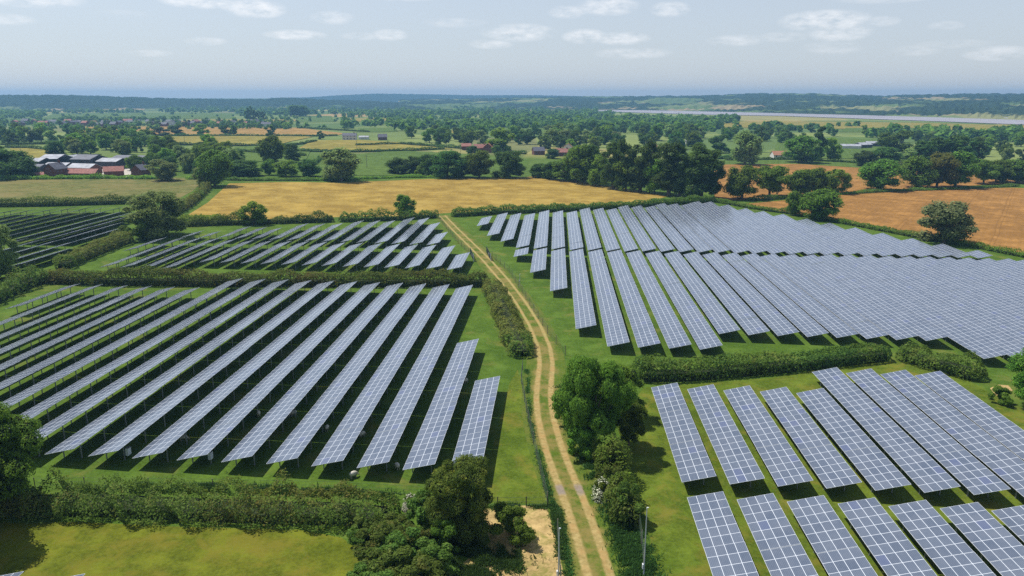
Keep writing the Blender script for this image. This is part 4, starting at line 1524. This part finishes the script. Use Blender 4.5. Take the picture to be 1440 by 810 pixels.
hill_material('hill_cover', .0016)
hill_material('wood_ridge', .009)
hill('hills', [(380, 137.5), (430, 137), (480, 134), (530, 131.8), (600, 132.8), (660, 134), (760, 134), (800, 135), (900, 136), (1000, 137)], 5200, 6000, 6900, 'wood_ridge', 3, rough=2)
hill('hills', [(560, 140), (640, 139), (720, 137.5), (800, 136), (860, 136), (900, 135), (960, 135), (1010, 134), (1060, 132), (1100, 131.8), (1150, 132.2), (1190, 134), (1240, 135), (1290, 133.7), (1340, 133), (1390, 132.5), (1440, 133), (1600, 134), (1800, 133)],
     lambda x: 45.0 / ((max(155.2, 155.2 + (x - 900) * .019) - 136.5 - .4) / 1087), 4300, 5100, 'hill_cover', 5, rough=4)
hill('hills', [(-500, 134), (-200, 134), (0, 134), (60, 134), (130, 135), (180, 136.5), (230, 138), (300, 139), (360, 139.5), (400, 137.5), (440, 139), (520, 142), (600, 146)], 3000, 3600, 4200, 'wood_ridge', 8, rough=3)


# ------------------------------------------------------------------ buildings
M['barn_dark'] = plain('dark_barn_boards', (0.055, 0.055, 0.065), .8, 0, .2, .6)
M['roof_light'] = plain('light_fibre_cement_roof', (0.36, 0.37, 0.40), .6, 0, .25, .4)
M['roof_grey'] = plain('grey_sheet_roof', (0.15, 0.155, 0.18), .7, 0, .2, .4)
M['brick'] = plain('red_brick', (0.15, 0.068, 0.051), .9, 0, .2, 1.2)
M['roof_red'] = plain('red_clay_tiles', (0.3187, 0.1428, 0.1147), .85, 0, .2, 1)
M['roof_orange'] = plain('orange_clay_tiles', (0.40, 0.19, 0.11), .85, 0, .2, 1)
M['roof_slate'] = plain('slate_roof', (0.11, 0.11, 0.135), .7, 0, .2, 1)
M['render_'] = plain('pale_render', (0.60, 0.58, 0.54), .8, 0, .08, 1)
M['window'] = plain('window_glass', (0.04, 0.05, 0.07), .1, 0, .1, 1, .6)


def building(name, px, py, wid, dep, wall, roof, yaw, wm, rm, label, cat, group=None, chim=False, wins=0, xyz=None):
    x, y, z = xyz or at(px, py)
    root = empty(name, (x, y, z), yaw)
    tag(root, label, cat, group)
    hw, hd = wid / 2, dep / 2
    b = MB()
    for sx, sy, ex, ey in ((-hw, -hd, hw, -hd), (hw, -hd, hw, hd), (hw, hd, -hw, hd), (-hw, hd, -hw, -hd)):
        b.face([(sx, sy, -.5), (ex, ey, -.5), (ex, ey, wall), (sx, sy, wall)], wm)
    b.face([(-hw, hd, wall), (-hw, -hd, wall), (-hw, 0, wall + roof * .98)], wm)
    b.face([(hw, -hd, wall), (hw, hd, wall), (hw, 0, wall + roof * .98)], wm)
    b.build('wall', root)
    b = MB()
    ov, sl = .35, roof / hd
    for s in (-1, 1):
        A = [(-hw - ov, s * (hd + ov), wall - ov * sl + .08), (hw + ov, s * (hd + ov), wall - ov * sl + .08), (hw + ov, 0, wall + roof + .08), (-hw - ov, 0, wall + roof + .08)]
        B_ = [(p[0], p[1], p[2] - .16) for p in A]
        b.face(A if s < 0 else A[::-1], rm)
        b.face(B_[::-1] if s < 0 else B_, rm)
        for i in range(4):
            j = (i + 1) % 4
            b.face([A[i], B_[i], B_[j], A[j]] if s < 0 else [A[j], B_[j], B_[i], A[i]], rm)
    ro = b.build('roof', root)
    if chim:
        b = MB()
        b.box((hw * .6, -.4, wall + roof * .5), (hw * .6 + .8, .4, wall + roof + 1.1), 'brick')
        b.box((hw * .6 + .15, -.15, wall + roof + 1.1), (hw * .6 + .45, .15, wall + roof + 1.4), 'roof_red')
        b.build('chimney', ro)
    for i in range(wins):
        b = MB()
        cx_ = -hw + wid * (i + .5) / wins
        for zz_ in ([1.0, 3.6] if wall > 4.5 else [1.0]):
            b.box((cx_ - .5, -hd - .05, zz_), (cx_ + .5, -hd - .005, zz_ + 1.2), 'window')
        b.build('window', root)
    return root


g1 = 'barns and houses of the left farm'
building('barn', 55, 236, 9.5, 14, 4.2, 1.6, .05, 'barn_dark', 'roof_light', 'leftmost dark barn with pale roof at the farm', 'barn', g1)
building('barn', 80, 234, 11, 16, 5.2, 2.0, .05, 'barn_dark', 'roof_light', 'dark barn with the brightest white roof at the farm', 'barn', g1)
building('barn', 104, 234, 8.5, 16, 5.0, 1.8, 1.62, 'barn_dark', 'roof_light', 'narrow dark barn between the two wider pale-roofed barns', 'barn', g1)
building('barn', 127, 236, 13, 15, 5.6, 2.2, -.12, 'barn_dark', 'roof_grey', 'wide dark barn with blue-grey roof in the middle of the farm', 'barn', g1)
building('barn', 160, 237, 13, 12, 4.6, 1.6, -.12, 'barn_dark', 'roof_light', 'long low barn with bright roof right of the middle barn', 'barn', g1)
building('barn', 187, 231, 20, 20, 3.4, 2.2, -.1, 'barn_dark', 'roof_grey', 'broad dark grey roofed barn at the right end of the farm', 'barn', g1)
building('shed', 52, 242, 9, 9, 3.4, 1.0, .1, 'barn_dark', 'roof_grey', 'grey lean shed at the left end of the farm', 'shed', g1)
building('shed', 85, 241, 14, 9, 3.4, 1.6, -.15, 'barn_dark', 'roof_light', 'pale roofed shed behind the brick farmhouse', 'shed', g1)
building('shed', 120, 243, 15, 9, 3.2, 1.9, -.2, 'brick', 'roof_light', 'grey roofed brick shed behind the long red roof', 'shed', g1)
building('farmhouse', 80, 250, 8.5, 7, 5.0, 2.8, 1.45, 'brick', 'roof_slate', 'brick farmhouse with its gable facing the pasture', 'house', g1, True, 3)
building('outbuilding', 118, 249.5, 17, 6, 2.6, 2.0, -.05, 'brick', 'roof_red', 'long brick outbuilding with red tiled roof', 'outbuilding', g1, False, 4)
building('outbuilding', 57, 249.5, 11, 4, 1.8, 1.0, 0, 'brick', 'roof_red', 'low red brick outbuilding left of the farmhouse', 'outbuilding', g1)
building('outbuilding', 161, 247.5, 9.5, 6.5, 3.0, 2.2, .5, 'brick', 'roof_red', 'small square red building standing apart in the farm yard', 'outbuilding', g1)
building('cottage', 199, 249, 6.5, 7, 4.2, 2.6, 1.3, 'brick', 'roof_slate', 'slate roofed cottage beside the round grey-green tree', 'house', g1, True, 2)
g2 = 'red-roofed cottages beyond the golden field'
building('cottage', 675, 213.5, 10, 6, 3.6, 2.8, .1, 'brick', 'roof_red', 'long red-roofed cottage behind the dark tree row', 'house', g2, True, 3)
building('cottage', 688, 214.5, 8, 8, 4.6, 3.2, 1.4, 'brick', 'roof_orange', 'orange-roofed cottage next to the yellow-green tree', 'house', g2, True, 2)
building('cottage', 656, 211, 8, 6, 3.6, 2.2, .1, 'brick', 'roof_red', 'small red-roofed cottage left of the long one', 'house', g2, False, 2)
building('cottage', 757, 217.5, 9, 7, 3.4, 2.8, .3, 'brick', 'roof_slate', 'brown-roofed cottage in the gap of the wood', 'house', g2, False, 2)
building('cottage', 790, 219.5, 12, 6, 3.4, 2.6, .05, 'brick', 'roof_red', 'wide pinkish red-roofed house in the gap of the wood', 'house', g2, True, 4)
building('cottage', 799, 215, 9, 7, 5.4, 2.6, 1.5, 'render_', 'roof_red', 'upper gabled house behind the wide pinkish roof', 'house', g2, True, 2)
building('cottage', 920, 219, 9, 7, 5.6, 3.4, 1.2, 'brick', 'roof_orange', 'orange gabled house peeping between the poplars', 'house', g2, True, 2)
building('bungalow', 1096, 222, 13, 8, 2.8, 2.8, .15, 'render_', 'roof_orange', 'orange-roofed bungalow beyond the upper brown field', 'house', g2, False, 3)
g3 = 'white and grey buildings far off'
building('cottage', 492, 197, 14, 7, 4.8, 2.4, .1, 'render_', 'roof_slate', 'white house at the left of the yellow field', 'house', g3, True, 4)
building('cottage', 512, 196, 10, 6, 2.6, 1.2, .1, 'render_', 'roof_light', 'low white garage beside the white house', 'outbuilding', g3)
building('cottage', 538, 197, 9, 7, 3.4, 3.0, .3, 'brick', 'roof_slate', 'dark little house right of the white house', 'house', g3, False, 2)
building('shed', 1195, 209, 18, 9, 2.8, 1.6, -.1, 'render_', 'roof_light', 'grey farm shed at the left of the right-hand farm', 'shed', g3)
building('shed', 1213, 208, 15, 10, 3.4, 2.0, .5, 'barn_dark', 'roof_light', 'pale roofed shed in the middle of the right-hand farm', 'shed', g3)
building('shed', 1228, 206, 15, 8, 3.6, 1.6, -.1, 'barn_dark', 'roof_light', 'white roofed shed at the right of the right-hand farm', 'shed', g3)
building('cottage', 975, 203, 16, 7, 3.4, 1.2, 0, 'render_', 'roof_light', 'long white roof half hidden in the broad wood', 'shed', g3)
vr = random.Random(9)
for i in range(44):
    px_ = 22 + i * 8.2 + vr.uniform(-3, 3)
    py_ = vr.uniform(173.8, 178.2)
    if 200 < px_ < 210:
        continue
    building('village_house', px_, py_, vr.uniform(9, 15), 8, vr.uniform(4, 5.5), vr.uniform(2.4, 3.4), vr.choice((0, 1.5)) + vr.uniform(-.3, .3),
             vr.choice(('brick', 'brick', 'render_')), vr.choice(('roof_slate', 'roof_slate', 'roof_red', 'roof_slate')), 'small village house in the far village beyond the orange strip', 'house', 'houses of the far village')
for i in range(30):
    x, y, z = at(vr.uniform(15, 400), vr.uniform(173, 179))
    put_tree(x, y, vr.uniform(7, 12), vr.uniform(7, 12), vr.choice(('round', 'oak', 'willow')), 'tree among the roofs of the far village', 'trees among the village roofs')


# ------------------------------------------------------------------ fences, gates, poles
def fence(pts, label, h=1.9, step=3.2, wires=(.3, .8, 1.3, 1.85), post='wood', wire='mesh_green', pr=.05, name='wire_fence'):
    W3 = resample([at(*p)[:2] for p in pts], step)
    p0 = W3[0]
    g = ground(p0.x, p0.y)
    root = empty(name, (p0.x, p0.y, g))
    tag(root, label, 'fence')
    b = MB()
    b.tube([(0, 0, -.3), (0, 0, h)], pr, post, 6)
    me = b.mesh('post')
    for p in W3:
        o = link(bpy.data.objects.new('post', me), root)
        o.location = (p.x - p0.x, p.y - p0.y, ground(p.x, p.y) - g)
    b = MB()
    for z in wires:
        b.tube([(p.x - p0.x, p.y - p0.y, ground(p.x, p.y) - g + z) for p in W3], .012, wire, 4)
    for a, c in zip(W3, W3[1:]):
        n = 10
        for i in range(n):
            q = a.lerp(c, (i + .5) / n)
            zz_ = ground(q.x, q.y) - g
            b.tube([(q.x - p0.x, q.y - p0.y, zz_ + wires[0]), (q.x - p0.x, q.y - p0.y, zz_ + wires[-1])], .006, wire, 3, False)
    b.build('wire_mesh', root)


fence([(735, 520), (733, 540), (740, 580), (750, 625), (760, 668), (770, 712)], 'tall wire mesh fence between the near left tables and the farm track')
fence([(770, 712), (740, 713), (700, 713), (686, 712)], 'low stock fence across the top of the dry clearing', 1.3, 2.9, (.3, .7, 1.2), 'black', pr=.06)
fence([(600, 700), (480, 693), (300, 689), (120, 687), (50, 688)], 'wire fence along the back of the paddock hedge', 1.5, 5.2, (.4, .9, 1.4))
fence([(784, 752), (786, 790), (790, 850)], 'wire fence on the right side of the dry clearing')
fence([(692, 362), (716, 384), (745, 430), (770, 470), (795, 500)], 'faint wire fence between the farm track and the big right field', 1.9, 5.0)
fence([(664, 362), (640, 338), (617, 308)], 'faint wire fence from the left gate up to the gateway', 1.6, 5.0)
fence([(905, 800), (902, 768), (898, 742)], 'wire fence along the right verge bushes', 1.9)


def gate(px, py, px2, py2, h, label):
    a, b_ = at(px, py), at(px2, py2)
    root = empty('mesh_gate', a)
    tag(root, label, 'gate', 'green mesh gates on the farm track')
    dx, dy = b_[0] - a[0], b_[1] - a[1]
    L = math.hypot(dx, dy)
    root.rotation_euler.z = math.atan2(dy, dx)
    b = MB()
    for z in (.15, h * .55, h - .05):
        b.box((0, -.03, z - .03), (L, .03, z + .03), 'gate_green')
    for x in (0, L - .06):
        b.box((x, -.03, .1), (x + .06, .03, h), 'gate_green')
    b.build('gate_frame', root)
    b = MB()
    x = .12
    while x < L - .05:
        b.box((x, -.012, .15), (x + .06, .012, h - .05), 'gate_green')
        x += .12
    b.build('mesh_infill', root)
    b = MB()
    b.box((L + .05, -.07, -.3), (L + .19, .07, h + .2), 'white')
    b.build('gate_post', root)
    b = MB()
    b.box((L * .62, -.06, h * .35), (L * .62 + .55, -.035, h * .35 + .75), 'white')
    b.build('notice_plate', root)


M['gate_green'] = plain('dark_green_gate', (0.03, 0.055, 0.045), .6, .1, .2)
gate(661, 357, 666, 368, 2.0, 'dark green mesh gate folded open on the left of the track')
gate(684, 355, 690, 367, 2.0, 'dark green mesh gate folded open on the right of the track')


def pole(px, py, ytop, label, arm=.5):
    x, y, z = at(px, py)
    h = height_for(x, y, z, ytop)
    root = empty('camera_pole', (x, y, z))
    tag(root, label, 'camera pole', 'white security camera poles')
    b = MB()
    b.tube([(0, 0, -.3), (0, 0, h * .45), (0, 0, h)], [.07, .06, .045], 'pole_grey', 10)
    b.build('pole', root)
    b = MB()
    b.tube([(0, 0, h), (0, 0, h + .10), (.16, -.10, h + .16)], [.05, .045, .04], 'white', 8)
    b.build('camera_housing', root)
    b = MB()
    b.box((-.18, -.14, 1.0), (-.085, .14, 1.5), 'white')
    b.build('junction_box', root)


pole(905, 812, 715, 'tall white camera pole beside the bushes of the right verge')
pole(785, 822, 744, 'white camera pole beside the dry clearing')
pole(731, 402, 386, 'small white camera pole in the grass left of the big right field', .3)


# telegraph poles in the far fields
def telegraph(px, py, h, label):
    x, y, z = at(px, py)
    root = empty('telegraph_pole', (x, y, z))
    tag(root, label, 'telegraph pole', 'wooden poles in the far fields')
    b = MB()
    b.tube([(0, 0, -.3), (0, 0, h)], [.16, .11], 'wood', 7)
    b.build('pole', root)
    b = MB()
    b.box((-.9, -.06, h - .7), (.9, .06, h - .58), 'wood')
    b.build('crossarm', root)


telegraph(31, 226, 8, 'wooden pole in the small yellow field by the farm')
telegraph(260, 203, 8, 'wooden pole in the left yellow field')
telegraph(502, 211, 8, 'wooden pole in the right yellow field')
telegraph(648, 222, 8, 'wooden pole in the green field before the cottages')
telegraph(516, 236, 8, 'wooden pole in the green field right of the pale tree')


# sheep
def sheep_mesh():
    bm = bmesh.new()
    bmesh.ops.create_icosphere(bm, subdivisions=3, radius=1)
    for v in bm.verts:
        c = v.co
        k = 1 + .06 * math.sin(c.x * 13) * math.sin(c.y * 11 + 1) * math.sin(c.z * 12)
        taper = 1 - .12 * max(0, -c.x)
        v.co = Vector((c.x * .52 * k, c.y * .27 * k * taper, .62 + c.z * .29 * k * taper - (.04 if c.z < -.3 else 0)))
    # neck pulled forward and down: a grazing pose
    for v in bm.verts:
        if v.co.x > .34:
            f = (v.co.x - .34) / .18
            v.co.x += .12 * f
            v.co.z -= .12 * f
            v.co.y *= 1 - .35 * f
    me = bpy.data.meshes.new('fleece')
    bm.to_mesh(me)
    bm.free()
    me.materials.append(M['fleece'])
    for p in me.polygons:
        p.use_smooth = True
    return me


M['fleece'] = plain('sheep_fleece', (0.62, 0.58, 0.48), .95, 0, .15, 9)
M['sheep_skin'] = plain('sheep_face', (0.45, 0.40, 0.33), .9, 0, .1, 9)
SHM = sheep_mesh()


def sheep(px, py, yaw, label):
    x, y, z = at(px, py)
    root = link(bpy.data.objects.new('sheep', SHM))
    root.location = (x, y, z)
    root.rotation_euler = (0, 0, yaw)
    tag(root, label, 'sheep', 'sheep in the near left solar field')
    b = MB()
    b.tube([(.50, 0, .58), (.62, 0, .42), (.74, 0, .26), (.80, 0, .17)], [.10, .10, .075, .045], 'sheep_skin', 8)
    for s in (-1, 1):
        b.tube([(.60, s * .07, .47), (.60, s * .17, .45), (.58, s * .22, .42)], [.03, .03, .012], 'sheep_skin', 5)
    b.build('head', root)
    for lx in (-.32, .30):
        for s in (-1, 1):
            b = MB()
            b.tube([(lx, s * .13, .45), (lx + .02, s * .13, .24), (lx, s * .13, 0)], [.07, .04, .035], 'sheep_skin', 6)
            b.build('leg', root)


for px_, py_, ya, lb in ((497, 672, .8, 'white sheep grazing in the sun at the end of the tables'), (559, 660, 2.2, 'sheep standing in the shade under the last long table'),
                         (509, 615, 1.0, 'sheep in the shade between two tables halfway up'), (258, 620, .3, 'sheep in the shade near the inverter boxes'), (364, 586, 2.0, 'sheep lying in shade between the middle tables'),
                         (413, 585, 4.0, 'sheep in the shadow behind the middle tables'), (460, 606, 1.6, 'sheep right of the middle tables in shade'), (483, 636, 3.0, 'sheep in shadow two tables left of the short one'),
                         (655, 539, 1.2, 'sheep by the end of the short table'), (571, 383 + 15, .2, 'sheep in the grass between hedge and long tables')):
    sheep(px_, py_, ya, lb)

# bare earth patches
sheet('bare_patch', [(1392, 546), (1404, 541), (1418, 542), (1424, 549), (1416, 556), (1400, 556)], 'drystraw', .02)

# ------------------------------------------------------------------ air
hm, nt, b = new_mat('air')
nt.nodes.remove(b)
pv = nt.nodes.new('ShaderNodeVolumePrincipled')
pv.inputs['Color'].default_value = (0.31, 0.62, 0.97, 1)
pv.inputs['Density'].default_value = 0.00017
pv.inputs['Anisotropy'].default_value = 0.2
nt.links.new(pv.outputs[0], nt.nodes['Material Output'].inputs['Volume'])
M['air'] = hm
b = MB()
b.box((-9000, -400, -8), (9000, 6950, 100), 'air')
o = b.build('haze')
tag(o, kind='stuff')
